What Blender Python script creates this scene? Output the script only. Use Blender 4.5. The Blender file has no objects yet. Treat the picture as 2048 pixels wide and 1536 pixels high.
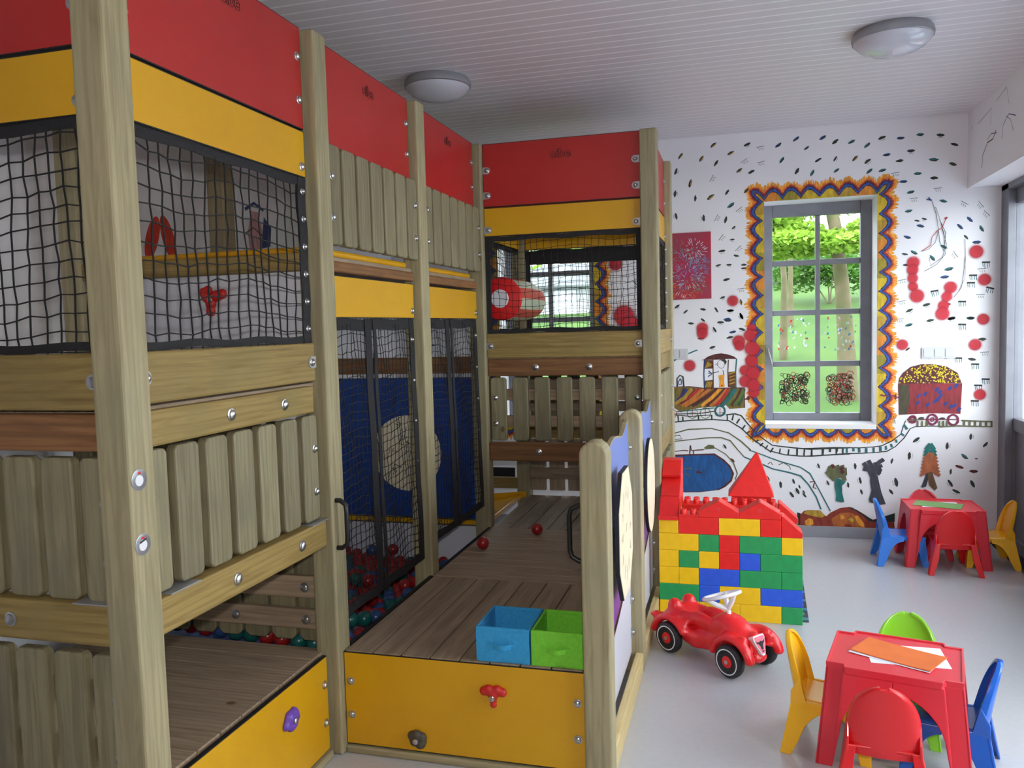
import bpy, bmesh, math, random
from mathutils import Vector, Matrix, noise
random.seed(7)
PI = math.pi
S = bpy.context.scene
C = S.collection

# ------------------------------------------------------------------ camera
def cam_setup():
    d = PI/180; yaw, pitch, roll = -15.665*d, 4.0*d, -1.546*d
    f = Vector((math.sin(yaw)*math.cos(pitch), math.cos(yaw)*math.cos(pitch), -math.sin(pitch)))
    r = Vector((math.cos(yaw), -math.sin(yaw), 0)); u = r.cross(f)
    r2 = r*math.cos(roll)+u*math.sin(roll); u2 = -r*math.sin(roll)+u*math.cos(roll)
    cd = bpy.data.cameras.new('camera'); co = bpy.data.objects.new('camera', cd); C.objects.link(co)
    m = Matrix(((r2.x, u2.x, -f.x, 0), (r2.y, u2.y, -f.y, 0), (r2.z, u2.z, -f.z, 1.65), (0, 0, 0, 1)))
    co.matrix_world = m
    cd.sensor_width = 36; cd.lens = 1619.23/2048*36; cd.clip_start = 0.02; cd.clip_end = 200
    S.camera = co
cam_setup()

# ------------------------------------------------------------------ light and exposure
WORLD_STRENGTH = 6.2
w = bpy.data.worlds.new('overcast_sky'); S.world = w; w.use_nodes = True
nt = w.node_tree; bg = nt.nodes['Background']
tc = nt.nodes.new('ShaderNodeTexCoord'); sp = nt.nodes.new('ShaderNodeSeparateXYZ'); cr = nt.nodes.new('ShaderNodeValToRGB')
nt.links.new(tc.outputs['Generated'], sp.inputs[0]); nt.links.new(sp.outputs['Z'], cr.inputs[0]); nt.links.new(cr.outputs[0], bg.inputs[0])
cr.color_ramp.elements[0].position = 0.0; cr.color_ramp.elements[0].color = (0.93, 0.95, 1.0, 1)
cr.color_ramp.elements[1].position = 1.0; cr.color_ramp.elements[1].color = (0.80, 0.88, 1.0, 1)
bg.inputs[1].default_value = WORLD_STRENGTH
S.view_settings.view_transform = 'Standard'; S.view_settings.look = 'None'; S.view_settings.gamma = 1
S.view_settings.use_curve_mapping = False
S.view_settings.exposure = 0.55
try:
    S.cycles.use_denoising = True; S.cycles.denoiser = 'OPENIMAGEDENOISE'
    S.cycles.max_bounces = 8; S.cycles.diffuse_bounces = 7; S.cycles.sample_clamp_indirect = 6.0
    S.cycles.transparent_max_bounces = 16
except Exception: pass

def area(name, loc, rot, sx, sy, power, color=(1, 1, 1), portal=False, spread=PI):
    l = bpy.data.lights.new(name, 'AREA'); l.shape = 'RECTANGLE'; l.size = sx; l.size_y = sy
    l.energy = power; l.color = color; l.spread = spread
    if portal: l.cycles.is_portal = True
    o = bpy.data.objects.new(name, l); C.objects.link(o); o.location = loc; o.rotation_euler = rot
    return o
# portals help the sky sample the openings of the room
area('window_portal', (0.59, 6.9, 1.7), (-PI/2, 0, 0), 0.80, 1.7, 1, portal=True)
area('window_portal', (-1.5, 6.9, 1.7), (-PI/2, 0, 0), 0.80, 1.7, 1, portal=True)
area('window_portal', (1.95, 3.9, 1.3), (0, PI/2, 0), 2.5, 5.0, 1, portal=True)
# soft sun added to light the far wall, from low right behind the camera
su = bpy.data.lights.new('added_sun_fill', 'SUN'); su.energy = 1.7; su.angle = math.radians(70); su.color = (.96, .98, 1.0)
so_ = bpy.data.objects.new('added_sun_fill', su); C.objects.link(so_); so_.location = (6, -5, 5); so_.rotation_euler = Vector((-.60, .74, -.30)).to_track_quat('-Z', 'Y').to_euler()

# the camera's own flash, just above the lens
fl = bpy.data.lights.new('camera_flash', 'SPOT'); fl.energy = 84; fl.shadow_soft_size = 0.03; fl.spot_size = 2.0; fl.spot_blend = 0.6
fl.color = (1.0, 0.97, 0.92)
fo = bpy.data.objects.new('camera_flash', fl); C.objects.link(fo)
fo.location = (0.02, -0.03, 1.78)
fo.rotation_euler = (Vector((-0.9, 3.3, -0.25))).to_track_quat('-Z', 'Y').to_euler()

# ------------------------------------------------------------------ materials
def lin(c):
    return tuple(((x/255)/12.92 if x/255 <= 0.04045 else (((x/255)+0.055)/1.055)**2.4) for x in c)
MATS = {}
def mat(name, rgb, rough=0.5, metal=0.0, spec=0.5, coat=0.0):
    m = bpy.data.materials.new(name); m.use_nodes = True
    b = m.node_tree.nodes['Principled BSDF']
    b.inputs['Base Color'].default_value = lin(rgb)+(1,); b.inputs['Roughness'].default_value = rough
    b.inputs['Metallic'].default_value = metal; b.inputs['Specular IOR Level'].default_value = spec
    b.inputs['Coat Weight'].default_value = coat; b.inputs['Coat Roughness'].default_value = 0.1
    MATS[name] = m
    return m
def nodes(m): return m.node_tree.nodes, m.node_tree.links, m.node_tree.nodes['Principled BSDF']
def mottled(name, rgb, rgb2, scale=6, rough=0.5, bump=0.0, bscale=200, **k):
    m = mat(name, rgb, rough, **k); n, l, b = nodes(m)
    t = n.new('ShaderNodeTexCoord'); z = n.new('ShaderNodeTexNoise'); z.inputs['Scale'].default_value = scale; z.inputs['Detail'].default_value = 5
    mx = n.new('ShaderNodeMix'); mx.data_type = 'RGBA'
    mx.inputs[6].default_value = lin(rgb)+(1,); mx.inputs[7].default_value = lin(rgb2)+(1,)
    rp = n.new('ShaderNodeMapRange'); rp.inputs[1].default_value = .35; rp.inputs[2].default_value = .65
    l.new(t.outputs['Object'], z.inputs['Vector']); l.new(z.outputs['Fac'], rp.inputs[0]); l.new(rp.outputs[0], mx.inputs[0]); l.new(mx.outputs[2], b.inputs['Base Color'])
    if bump:
        z2 = n.new('ShaderNodeTexNoise'); z2.inputs['Scale'].default_value = bscale; bp = n.new('ShaderNodeBump'); bp.inputs['Strength'].default_value = bump; bp.inputs['Distance'].default_value = 0.002
        l.new(t.outputs['Object'], z2.inputs['Vector']); l.new(z2.outputs['Fac'], bp.inputs['Height']); l.new(bp.outputs[0], b.inputs['Normal'])
    return m
def wood(name, a, dark, stain, axis, rough=0.55, grain=1.0):
    """pressure treated pine: streaks along the axis, a few knots, blotchy stain"""
    m = mat(name, a, rough, spec=0.35); n, l, b = nodes(m)
    t = n.new('ShaderNodeTexCoord'); oi = n.new('ShaderNodeObjectInfo')
    ad = n.new('ShaderNodeVectorMath'); ad.operation = 'ADD'
    sc = n.new('ShaderNodeVectorMath'); sc.operation = 'SCALE'; sc.inputs['Scale'].default_value = 9
    cb = n.new('ShaderNodeCombineXYZ'); l.new(oi.outputs['Random'], cb.inputs[0]); l.new(oi.outputs['Random'], cb.inputs[1]); l.new(oi.outputs['Random'], cb.inputs[2])
    l.new(cb.outputs[0], sc.inputs[0]); l.new(t.outputs['Object'], ad.inputs[0]); l.new(sc.outputs[0], ad.inputs[1])
    mp = n.new('ShaderNodeMapping'); s = [1, 1, 1]; s['xyz'.index(axis)] = 0.07; mp.inputs['Scale'].default_value = s
    l.new(ad.outputs[0], mp.inputs[0])
    g = n.new('ShaderNodeTexNoise'); g.inputs['Scale'].default_value = 45; g.inputs['Detail'].default_value = 6; g.inputs['Distortion'].default_value = 1.2
    l.new(mp.outputs[0], g.inputs['Vector'])
    wv = n.new('ShaderNodeTexWave'); wv.wave_type = 'RINGS'; wv.rings_direction = axis.upper(); wv.inputs['Scale'].default_value = 16; wv.inputs['Distortion'].default_value = 5.0
    wv.inputs['Detail'].default_value = 2; wv.inputs['Detail Scale'].default_value = 1.2
    l.new(mp.outputs[0], wv.inputs['Vector'])
    st = n.new('ShaderNodeTexNoise'); st.inputs['Scale'].default_value = 4; st.inputs['Detail'].default_value = 3
    l.new(ad.outputs[0], st.inputs['Vector'])
    def mix(f, x, y, lo, hi, amt):
        r = n.new('ShaderNodeMapRange'); r.inputs[1].default_value = lo; r.inputs[2].default_value = hi; r.inputs[4].default_value = amt
        q = n.new('ShaderNodeMix'); q.data_type = 'RGBA'; l.new(f, r.inputs[0]); l.new(r.outputs[0], q.inputs[0])
        for i, v in ((6, x), (7, y)):
            if isinstance(v, tuple): q.inputs[i].default_value = lin(v)+(1,)
            else: l.new(v, q.inputs[i])
        return q.outputs[2]
    c1 = mix(g.outputs['Fac'], a, dark, .42, .75, .8*grain)
    c2 = mix(wv.outputs['Fac'], c1, dark, .55, 1.0, .38*grain)
    c3 = mix(st.outputs['Fac'], c2, stain, .5, .72, .55)
    kv = n.new('ShaderNodeTexVoronoi'); kv.inputs['Scale'].default_value = 3.2
    mk = n.new('ShaderNodeMapping'); s2 = [1, 1, 1]; s2['xyz'.index(axis)] = 0.7; mk.inputs['Scale'].default_value = s2
    l.new(ad.outputs[0], mk.inputs[0]); l.new(mk.outputs[0], kv.inputs['Vector'])
    kn = n.new('ShaderNodeMapRange'); kn.inputs[1].default_value = .055; kn.inputs[2].default_value = .03; kn.inputs[4].default_value = .75
    l.new(kv.outputs['Distance'], kn.inputs[0])
    q = n.new('ShaderNodeMix'); q.data_type = 'RGBA'; l.new(kn.outputs[0], q.inputs[0]); l.new(c3, q.inputs[6]); q.inputs[7].default_value = lin((88, 58, 34))+(1,)
    hsv = n.new('ShaderNodeHueSaturation'); mr = n.new('ShaderNodeMapRange'); mr.inputs[3].default_value = .82; mr.inputs[4].default_value = 1.12
    l.new(oi.outputs['Random'], mr.inputs[0]); l.new(mr.outputs[0], hsv.inputs['Value']); l.new(q.outputs[2], hsv.inputs['Color']); l.new(hsv.outputs[0], b.inputs['Base Color'])
    bp = n.new('ShaderNodeBump'); bp.inputs['Strength'].default_value = .35; bp.inputs['Distance'].default_value = .0015
    l.new(g.outputs['Fac'], bp.inputs['Height']); l.new(bp.outputs[0], b.inputs['Normal'])
    return m
for ax in 'xyz':
    wood('pine_'+ax, (166, 155, 122), (130, 118, 90), (142, 138, 110), ax)
    wood('pine_warm_'+ax, (158, 134, 80), (118, 94, 50), (136, 120, 74), ax)
    wood('pine_red_'+ax, (140, 98, 62), (98, 64, 38), (122, 90, 58), ax)
    wood('pine_grey_'+ax, (140, 132, 104), (106, 96, 72), (112, 108, 88), ax)
    wood('deck_'+ax, (168, 146, 122), (122, 104, 86), (150, 132, 114), ax, rough=.6)
    wood('pine_pale_'+ax, (206, 184, 132), (172, 146, 96), (190, 176, 128), ax)
mottled('red_laminate', (180, 42, 38), (172, 36, 34), 3, .38, .25, 500)
mottled('yellow_laminate', (212, 160, 12), (206, 152, 10), 3, .38, .25, 500)
mottled('blue_laminate', (24, 66, 148), (20, 58, 138), 3, .4, .2, 500)
mottled('white_laminate', (214, 214, 222), (206, 207, 216), 3, .4)
mat('black_edge', (22, 21, 22), .6); mat('net_rope', (22, 21, 23), .8); mottled('black_webbing', (24, 23, 26), (34, 32, 36), 60, .8, .4, 400)
mat('zinc_steel', (190, 190, 192), .28, .95); mat('bracket_steel', (176, 176, 180), .42, .7)
mottled('white_wall', (234, 233, 237), (230, 229, 234), 2, .8, .15, 120)
mottled('grey_paint', (122, 123, 131), (112, 113, 122), 8, .45)
mottled('grey_baseboard', (150, 151, 158), (142, 143, 151), 3, .5)
mat('white_plastic', (226, 226, 228), .3); mat('switch_white', (196, 197, 202), .35); mat('handle_steel', (120, 118, 114), .4, .6); mat('black_plastic', (26, 26, 30), .4); mat('tyre_black', (28, 28, 31), .55)
mat('opal_glass', (196, 196, 206), .12, coat=.3); mat('lamp_rim', (150, 150, 156), .25, .3)
def plastic(name, rgb, rough=.3, sss=0.0):
    m = mat(name, rgb, rough, coat=.15)
    if sss:
        b = m.node_tree.nodes['Principled BSDF']; b.inputs['Subsurface Weight'].default_value = sss; b.inputs['Subsurface Radius'].default_value = (.02, .01, .005); b.inputs['Subsurface Scale'].default_value = .3
    return m
plastic('red_plastic', (222, 28, 34), .33); plastic('coral_plastic', (214, 42, 58), .5); plastic('blue_plastic', (26, 92, 190), .3); plastic('light_blue_plastic', (44, 124, 226), .3)
plastic('yellow_plastic', (238, 178, 24), .25); plastic('lime_plastic', (136, 208, 46), .3)
mottled('brick_red', (226, 34, 28), (216, 30, 28), 25, .42); mottled('brick_yellow', (240, 194, 14), (232, 186, 14), 25, .42)
mottled('brick_green', (30, 152, 84), (34, 142, 80), 25, .42); mottled('brick_blue', (36, 92, 216), (40, 84, 204), 25, .42)
plastic('ball_red', (150, 28, 30), .3); plastic('ball_green', (22, 92, 88), .3); plastic('ball_blue', (44, 74, 128), .3); plastic('ball_yellow', (206, 150, 20), .3)
mat('badge_pink',(236,120,140),.4); mat('felt_door',(206,216,236),.7)
plastic('hold_red', (196, 34, 30), .5); plastic('hold_purple', (104, 66, 170), .5); plastic('hold_grey', (72, 64, 56), .6)
mottled('felt_blue', (56, 158, 214), (48, 148, 206), 90, .9, .5, 600); mottled('felt_green', (122, 204, 58), (112, 194, 50), 90, .9, .5, 600)
mottled('paper_white', (232, 232, 244), (226, 226, 240), 5, .85); mottled('paper_orange', (224, 116, 52), (216, 108, 48), 12, .85); mottled('paper_green', (126, 164, 100), (118, 156, 92), 12, .85)
mat('cream_board', (232, 218, 190), .45); mat('print_dark', (60, 54, 60), .6); mat('sticker_grey', (150, 150, 158), .25, .4); mat('sticker_white', (226, 226, 232), .4); mat('white_ring', (225, 225, 228), .4)
mottled('slide_yellow', (224, 164, 24), (214, 154, 20), 6, .22)
mottled('stripe_cream', (196, 204, 176), (186, 196, 168), 8, .6); mottled('stripe_red', (206, 92, 72), (196, 82, 64), 8, .6)
mottled('bark', (112, 98, 78), (82, 84, 50), 5, .9, .8, 30); mottled('lawn', (56, 88, 26), (72, 100, 34), 1.2, .95, .5, 30)
mottled('house_render', (168, 172, 178), (156, 160, 168), 1, .8); mottled('house_roof', (100, 106, 110), (88, 94, 98), 3, .7); mottled('red_roof', (128, 90, 76), (112, 78, 66), 2, .8)
mottled('window_dark', (60, 66, 70), (76, 82, 86), 1, .2)

def leafmat(name, a, b2):
    m = mottled(name, a, b2, 3, .6); n, l, b = nodes(m)
    tr = n.new('ShaderNodeBsdfTranslucent'); mx = n.new('ShaderNodeMixShader'); mx.inputs[0].default_value = .5
    tr.inputs[0].default_value = lin(a)+(1,)
    l.new(b.outputs[0], mx.inputs[1]); l.new(tr.outputs[0], mx.inputs[2]); l.new(mx.outputs[0], n['Material Output'].inputs[0])
leafmat('leaf_bright', (150, 186, 70), (186, 212, 104)); leafmat('leaf_mid', (72, 114, 42), (100, 142, 56))
def glassmat():
    m = bpy.data.materials.new('window_glass'); m.use_nodes = True; n = m.node_tree.nodes; l = m.node_tree.links; n.remove(n['Principled BSDF'])
    t = n.new('ShaderNodeBsdfTransparent'); t.inputs[0].default_value = (.94, .97, .96, 1); g = n.new('ShaderNodeBsdfGlossy'); g.inputs['Roughness'].default_value = .02
    lw = n.new('ShaderNodeLayerWeight'); pw = n.new('ShaderNodeMath'); pw.operation = 'POWER'; pw.inputs[1].default_value = 5; f = n.new('ShaderNodeMath'); f.operation = 'MULTIPLY_ADD'; f.inputs[1].default_value = .6; f.inputs[2].default_value = .03
    l.new(lw.outputs['Facing'], pw.inputs[0]); l.new(pw.outputs[0], f.inputs[0]); mx = n.new('ShaderNodeMixShader')
    l.new(f.outputs[0], mx.inputs[0]); l.new(t.outputs[0], mx.inputs[1]); l.new(g.outputs[0], mx.inputs[2]); l.new(mx.outputs[0], n['Material Output'].inputs[0]); MATS['window_glass'] = m
glassmat()
def paintmat(name, rough=.7, alpha=False):
    m = mat(name, (200, 200, 200), rough); n, l, b = nodes(m)
    at = n.new('ShaderNodeAttribute'); at.attribute_name = 'Col'
    t = n.new('ShaderNodeTexCoord'); z = n.new('ShaderNodeTexNoise'); z.inputs['Scale'].default_value = 55; z.inputs['Detail'].default_value = 4
    mp = n.new('ShaderNodeMapping'); mp.inputs['Rotation'].default_value = (0, .7, 0); mp.inputs['Scale'].default_value = (1, 1, .25)
    h = n.new('ShaderNodeHueSaturation'); r = n.new('ShaderNodeMapRange'); r.inputs[1].default_value = .3; r.inputs[2].default_value = .7; r.inputs[3].default_value = .72; r.inputs[4].default_value = 1.25
    l.new(t.outputs['Object'], mp.inputs[0]); l.new(mp.outputs[0], z.inputs[0]); l.new(z.outputs['Fac'], r.inputs[0])
    if alpha or name == 'play_panel_print': r.inputs[3].default_value = .98; r.inputs[4].default_value = 1.02
    l.new(r.outputs[0], h.inputs['Value']); l.new(at.outputs['Color'], h.inputs['Color']); l.new(h.outputs[0], b.inputs['Base Color'])
    if alpha: l.new(at.outputs['Alpha'], b.inputs['Alpha'])
paintmat('mural_paint'); paintmat('spray_paint', .8, True); paintmat('play_panel_print', .4)
def floormat():
    m = mottled('grey_vinyl', (186, 186, 190), (182, 182, 186), 40, .2); n, l, b = nodes(m)
    b.inputs['Specular IOR Level'].default_value = .55
    t = n.new('ShaderNodeTexCoord'); z = n.new('ShaderNodeTexNoise'); z.inputs['Scale'].default_value = 3; r = n.new('ShaderNodeMapRange'); r.inputs[3].default_value = .26; r.inputs[4].default_value = .32
    l.new(t.outputs['Object'], z.inputs[0]); l.new(z.outputs['Fac'], r.inputs[0]); l.new(r.outputs[0], b.inputs['Roughness'])
floormat()
def ceilmat():
    m = mat('ceiling_boards', (196, 192, 196), .45); n, l, b = nodes(m)
    t = n.new('ShaderNodeTexCoord'); s = n.new('ShaderNodeSeparateXYZ'); l.new(t.outputs['Object'], s.inputs[0])
    a = n.new('ShaderNodeMath'); a.operation = 'MULTIPLY'; a.inputs[1].default_value = 1/0.0845; l.new(s.outputs['Y'], a.inputs[0])
    f = n.new('ShaderNodeMath'); f.operation = 'FRACT'; l.new(a.outputs[0], f.inputs[0])
    rp = n.new('ShaderNodeValToRGB'); e = rp.color_ramp.elements; e[0].position = 0; e[0].color = lin((238, 234, 238))+(1,); e[1].position = .15; e[1].color = lin((216, 211, 216))+(1,)  # paler stripe paints the highlight along each board groove
    x = e.new(.12); x.color = lin((238, 234, 238))+(1,)
    l.new(f.outputs[0], rp.inputs[0]); l.new(rp.outputs[0], b.inputs['Base Color'])
    hp = n.new('ShaderNodeValToRGB'); e = hp.color_ramp.elements; e[0].position = 0; e[0].color = (0, 0, 0, 1); e[1].position = .14; e[1].color = (1, 1, 1, 1)
    bp = n.new('ShaderNodeBump'); bp.inputs['Distance'].default_value = .004; bp.inputs['Strength'].default_value = .6
    l.new(f.outputs[0], hp.inputs[0]); l.new(hp.outputs[0], bp.inputs['Height']); l.new(bp.outputs[0], b.inputs['Normal'])
ceilmat()
def matmat():
    m = mat('road_carpet', (70, 120, 60), .95); n, l, b = nodes(m)
    t = n.new('ShaderNodeTexCoord'); br = n.new('ShaderNodeTexBrick'); br.inputs['Scale'].default_value = 3.2; br.inputs['Color1'].default_value = lin((96, 150, 70))+(1,)
    br.inputs['Color2'].default_value = lin((60, 120, 168))+(1,); br.inputs['Mortar'].default_value = lin((66, 66, 76))+(1,); br.inputs['Mortar Size'].default_value = .06
    l.new(t.outputs['Object'], br.inputs[0]); l.new(br.outputs['Color'], b.inputs['Base Color'])
matmat()
def brickmat():
    m = mat('outdoor_brick', (160, 110, 90), .9); n, l, b = nodes(m)
    t = n.new('ShaderNodeTexCoord'); mp = n.new('ShaderNodeMapping'); mp.inputs['Rotation'].default_value = (0, PI/2, PI/2)
    br = n.new('ShaderNodeTexBrick'); br.inputs['Scale'].default_value = 4; br.inputs['Color1'].default_value = lin((150, 104, 86))+(1,)
    br.inputs['Color2'].default_value = lin((132, 90, 74))+(1,); br.inputs['Mortar'].default_value = lin((180, 172, 160))+(1,)
    l.new(t.outputs['Object'], mp.inputs[0]); l.new(mp.outputs[0], br.inputs[0]); l.new(br.outputs['Color'], b.inputs['Base Color'])
brickmat()

# ------------------------------------------------------------------ mesh helpers
class MB:
    def __init__(s): s.v = []; s.f = []; s.mi = []; s.m = 0; s.cols = []
    def add(s, vs, fs):
        o = len(s.v); s.v += [tuple(p) for p in vs]
        for f in fs: s.f.append(tuple(i+o for i in f)); s.mi.append(s.m)
        return s
    def box(s, x0, x1, y0, y1, z0, z1):
        return s.add([(x0,y0,z0),(x1,y0,z0),(x1,y1,z0),(x0,y1,z0),(x0,y0,z1),(x1,y0,z1),(x1,y1,z1),(x0,y1,z1)],
                     [(0,3,2,1),(4,5,6,7),(0,1,5,4),(1,2,6,5),(2,3,7,6),(3,0,4,7)])
    def prism(s, pts, d, f):
        """pts: 2D outline, f maps (a,b,c) to 3D, extruded from c=d[0] to d[1]"""
        n = len(pts); A = [f(a, b, d[0]) for a, b in pts]; B = [f(a, b, d[1]) for a, b in pts]
        return s.add(A+B, [tuple(range(n)), tuple(range(2*n-1, n-1, -1))]+[(i, i+n, (i+1) % n+n, (i+1) % n) for i in range(n)])
    def tube(s, pts, r, seg=8, closed=False):
        P = [Vector(p) for p in pts]; n = len(P); rings = []; up = None
        for i, p in enumerate(P):
            if closed: t = (P[(i+1) % n]-P[i-1])
            else: t = P[min(i+1, n-1)]-P[max(i-1, 0)]
            t.normalize()
            if up is None: up = Vector((0, 0, 1)) if abs(t.z) < .9 else Vector((1, 0, 0))
            a = t.cross(up)
            if a.length < 1e-5: a = t.orthogonal()
            a.normalize(); b = a.cross(t); b.normalize(); up = b
            rr = r[i] if isinstance(r, (list, tuple)) else r
            rings.append([p+a*math.cos(2*PI*k/seg)*rr+b*math.sin(2*PI*k/seg)*rr for k in range(seg)])
        vs = [q for rg in rings for q in rg]; fs = []
        for i in range(n if closed else n-1):
            j = (i+1) % n
            for k in range(seg): k2 = (k+1) % seg; fs.append((i*seg+k, i*seg+k2, j*seg+k2, j*seg+k))
        if not closed: fs += [tuple(range(seg-1, -1, -1)), tuple(range((n-1)*seg, n*seg))]
        return s.add(vs, fs)
    def lathe(s, prof, c, ax=(0, 0, 1), seg=24, caps=True):
        """prof: (r, h) pairs along axis ax from c"""
        ax = Vector(ax).normalized(); a = ax.orthogonal().normalized(); b = ax.cross(a); c = Vector(c)
        vs = []; fs = []
        for r, h in prof:
            vs += [c+ax*h+(a*math.cos(2*PI*k/seg)+b*math.sin(2*PI*k/seg))*r for k in range(seg)]
        for i in range(len(prof)-1):
            for k in range(seg): k2 = (k+1) % seg; fs.append((i*seg+k, i*seg+k2, (i+1)*seg+k2, (i+1)*seg+k))
        if caps and prof[0][0] > 1e-6: fs.append(tuple(range(seg-1, -1, -1)))
        if caps and prof[-1][0] > 1e-6: fs.append(tuple(range((len(prof)-1)*seg, len(prof)*seg)))
        return s.add(vs, fs)
    def ball(s, c, r, seg=16, rings=10, sc=(1, 1, 1), R=None):
        vs = []; fs = []; c = Vector(c)
        for i in range(rings+1):
            th = PI*i/rings
            for k in range(seg):
                p = Vector((math.sin(th)*math.cos(2*PI*k/seg)*sc[0], math.sin(th)*math.sin(2*PI*k/seg)*sc[1], math.cos(th)*sc[2]))*r
                if R: p = R @ p
                vs.append(c+p)
        for i in range(rings):
            for k in range(seg): k2 = (k+1) % seg; fs.append((i*seg+k, (i+1)*seg+k, (i+1)*seg+k2, i*seg+k2))
        return s.add(vs, fs)
    def build(s, name, mats, parent=None, bevel=0, smooth=False, seg=2, weld=False):
        me = bpy.data.meshes.new(name); me.from_pydata(s.v, [], s.f)
        for m in (mats if isinstance(mats, (list, tuple)) else [mats]): me.materials.append(MATS[m])
        me.polygons.foreach_set('material_index', s.mi)
        if weld or smooth:
            bm = bmesh.new(); bm.from_mesh(me); bmesh.ops.remove_doubles(bm, verts=bm.verts, dist=1e-5); bmesh.ops.recalc_face_normals(bm, faces=bm.faces); bm.to_mesh(me); bm.free()
        else:
            bm = bmesh.new(); bm.from_mesh(me); bmesh.ops.recalc_face_normals(bm, faces=bm.faces); bm.to_mesh(me); bm.free()
        if smooth: me.shade_smooth(); me.set_sharp_from_angle(angle=.7)
        o = bpy.data.objects.new(name, me); C.objects.link(o)
        if parent: put(o, parent)
        if bevel:
            b = o.modifiers.new('bevel', 'BEVEL'); b.width = bevel; b.segments = seg; b.limit_method = 'ANGLE'; b.angle_limit = .6; b.harden_normals = False
        return o
def wloc(o):
    p = o; v = Vector((0, 0, 0))
    while p: v = v+p.location; p = p.parent
    return v
def put(o, parent):
    """parent a mesh that was built in the same coordinates as its (unrotated) parent chain"""
    o.parent = parent
    if parent.get('_w'): o.location = -Vector(parent.location)
def tag(o, label=None, cat=None, group=None, kind=None):
    if label: o['label'] = label
    if cat: o['category'] = cat
    if group: o['group'] = group
    if kind: o['kind'] = kind
    return o
def empty(name, loc, label, cat, group=None, rot=0, world=False):
    o = bpy.data.objects.new(name, None); C.objects.link(o); o.location = loc; o.rotation_euler = (0, 0, rot); o.empty_display_size = .05
    if world: o['_w'] = 1
    return tag(o, label, cat, group)
def copy_tree(o, parent=None):
    c = o.copy(); C.objects.link(c)
    if parent: c.parent = parent
    for ch in [x for x in C.objects if x.parent == o]: copy_tree(ch, c)
    return c
def struct(o): o['kind'] = 'structure'; return o

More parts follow.
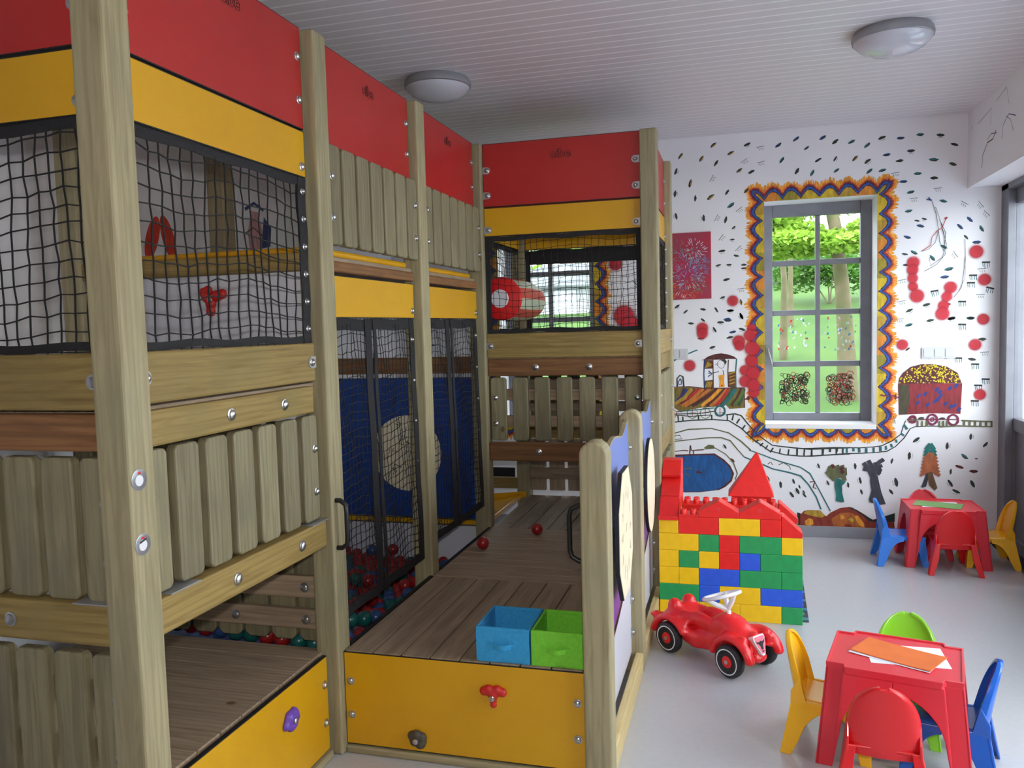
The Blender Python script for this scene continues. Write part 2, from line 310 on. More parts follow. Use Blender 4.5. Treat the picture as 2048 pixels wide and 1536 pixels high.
# ------------------------------------------------------------------ wall painting, in millimetres on the wall (x, height)
MURAL_DASHES=[(-171,2989,40,'y',1),(-416,2927,50,'y',1),(-260,2894,55,'y',1),(-152,2853,55,'k',1),(-44,2919,25,'y',1),(75,2972,25,'k',1),(171,2947,5,'f',1),(53,2855,30,'f',1),(174,2834,10,'f',1),(18,2785,35,'y',1),(105,2768,25,'k',1),(298,2949,35,'b',1),(423,2983,35,'b',1),(608,2976,30,'b',1),(496,2911,35,'b',0.8),(694,2940,35,'k',1),(322,2837,55,'t',1),(577,2817,30,'k',1),(694,2817,60,'k',0.8),(429,2748,60,'k',1),(535,2727,60,'t',1),(702,2732,35,'t',0.9),(-452,2813,70,'k',1),(-345,2715,75,'y',1.2),(-185,2741,60,'f',1),(-461,2644,80,'k',1),(-309,2599,85,'k',0.9),(-195,2602,35,'y',1.2),(-73,2628,55,'k',0.9),(68,2631,40,'k',0.9),(-46,2529,35,'t',1.2),(13,2495,35,'f',1),(-455,2472,-80,'k',1),(-247,2446,-88,'k',1),(-154,2441,60,'f',1),(-85,2423,75,'k',1),(-27,2361,40,'k',0.7),(-120,2292,50,'f',1),(-38,2271,5,'k',0.7),(-115,2188,10,'k',1),(6,2203,40,'f',1),(-9,2148,-15,'k',0.8),(-142,2081,15,'k',0.8),(-63,2082,0,'k',0.8),(46,2077,0,'k',0.8),(45,2050,5,'k',0.8),(-82,1971,10,'k',1),(23,1896,5,'f',1),(-113,1834,20,'k',0.8),(23,1795,-80,'y',0.9),(-55,1733,0,'k',1),(-456,1777,35,'k',0.9),(-392,1735,40,'k',0.8),(-259,1749,-10,'k',0.9),(-160,1742,-60,'k',0.9),(25,1688,-60,'k',1),(-81,1668,10,'b',1),(805,2930,25,'t',1),(910,2896,40,'t',1),(1008,2941,20,'k',1),(1132,2928,0,'b',1),(1259,2941,0,'t',1),(1390,2927,-10,'k',1),(1480,2853,-20,'k',1),(1200,2832,0,'k',1),(1040,2817,8,'b',1),(1349,2758,-5,'t',1.2),(1125,2768,5,'k',1),(1472,2718,-20,'k',1),(829,2808,45,'y',1),(913,2782,35,'k',1),(925,2710,40,'t',1),(1012,2709,15,'t',1),(1098,2684,5,'f',1),(1246,2669,0,'t',1),(1352,2629,-3,'k',1),(1152,2619,0,'b',1),(1376,2555,0,'f',1),(1200,2541,12,'t',1),(1220,2495,0,'f',1),(1412,2464,-15,'t',1),(1549,2441,-35,'f',1),(1653,2424,-55,'f',1),(1690,2360,-50,'f',1),(1187,2408,10,'t',1),(1243,2335,-10,'k',0.7),(1291,2345,-20,'k',0.7),(1266,2297,-15,'b',1),(1583,2324,-45,'b',1),(1522,2277,-45,'b',1),(1659,2255,-60,'t',1),(1180,2222,-20,'b',1),(1419,2141,-30,'t',1),(1628,2162,0,'b',1.1),(1560,2201,-50,'k',0.8),(1494,2084,-60,'f',1),(1345,2065,-50,'t',1),(1225,2110,-30,'t',1),(1164,2101,-10,'k',0.8),(1453,1982,12,'t',1.2),(1426,1926,5,'b',1.1),(1172,2024,0,'k',0.8),(1688,2017,0,'L',1),(1607,1929,0,'L',1),(1594,1877,0,'L',1),(1716,1836,-15,'L',1),(1656,1792,0,'f',1),(1360,1828,10,'L',1),(1539,1746,0,'L',1),(1309,1732,15,'k',1),(1197,1694,25,'k',1),(1224,1853,15,'n',1),(1449,1732,0,'n',0.8),(1474,1632,12,'k',1),(1595,1630,0,'t',1),(1145,1915,10,'f',1),(1144,1762,10,'f',1),(1663,1973,0,'f',1),(-56,1733,0,'k',1),(24,1689,-70,'k',1),(-353,1643,-5,'k',0.9),(-261,1667,-40,'k',0.8),(-72,1659,5,'b',1),(-129,1645,0,'k',1),(-174,1590,-60,'k',0.9),(-40,1569,10,'b',1),(-61,1527,10,'k',1),(29,1587,-20,'k',1),(-192,1454,15,'k',0.9),(-274,1526,5,'n',1),(-105,682,-60,'k',0.8),(212,438,-65,'k',1),(579,544,-70,'k',0.8),(306,393,-85,'k',1),(400,422,-70,'k',0.8),(386,319,-55,'k',1),(428,348,-65,'k',1),(442,381,-70,'k',0.6),(478,316,-50,'k',0.8),(473,342,-60,'k',0.6),(645,416,-65,'k',0.8),(-48,576,-40,'n',0.8),(1194,1590,15,'t',1),(1335,1618,10,'k',1),(1472,1627,5,'k',1),(1597,1627,5,'t',1),(1541,1583,0,'L',1),(1672,1476,0,'k',1),(1687,1383,0,'f',1),(1187,1414,40,'k',0.7),(1343,1376,0,'L',1),(1518,1343,0,'L',1),(1439,1344,8,'k',0.6),(1607,1335,-10,'k',1),(1627,1298,0,'L',1),(1696,1190,0,'L',1),(1649,1146,0,'L',1),(1628,1034,0,'L',1),(1101,896,-80,'f',1),(1281,910,5,'k',0.8),(1419,908,5,'k',0.8),(1249,750,40,'k',1.1),(1204,631,85,'k',1.1),(1454,709,85,'k',1),(1606,777,85,'k',0.9),(1701,721,50,'k',0.9),(1568,633,-40,'t',1.1),(1644,619,0,'k',0.4),(1536,557,-20,'n',1.1),(1627,526,0,'n',1.1),(1479,520,85,'k',0.8),(1477,435,-60,'k',1.1),(1516,376,-25,'k',1.1),(1622,435,-65,'k',1.1),(1087,591,75,'k',0.8),(835,547,-85,'k',0.9),(870,440,-80,'k',1),(879,354,-75,'k',0.8),(787,404,-80,'k',0.8),(1082,361,-55,'k',0.9),(1117,433,-80,'k',1.3),(1131,1634,0,'f',1)]
MURAL_SPRAY=[(1627,2095,47),(1681,1897,43),(1676,1618,40),(1465,1851,44),(1442,1786,37),(1420,1723,38),(1414,1665,48),(1221,2039,43),(1217,1985,40),(1218,1926,36),(1221,1867,34),(1247,1798,50),(-36,1807,42),(-265,1604,45),(-265,1562,42),(-365,1315,45),(6,1496,48),(86,1542,46),(103,1440,57),(11,1460,37),(97,1345,48),(50,1273,42),(108,1249,51),(50,1189,46),(113,1159,48),(112,1105,42),(98,1595,32),(1152,1448,40),(1626,1438,42),(1661,1082,40)]
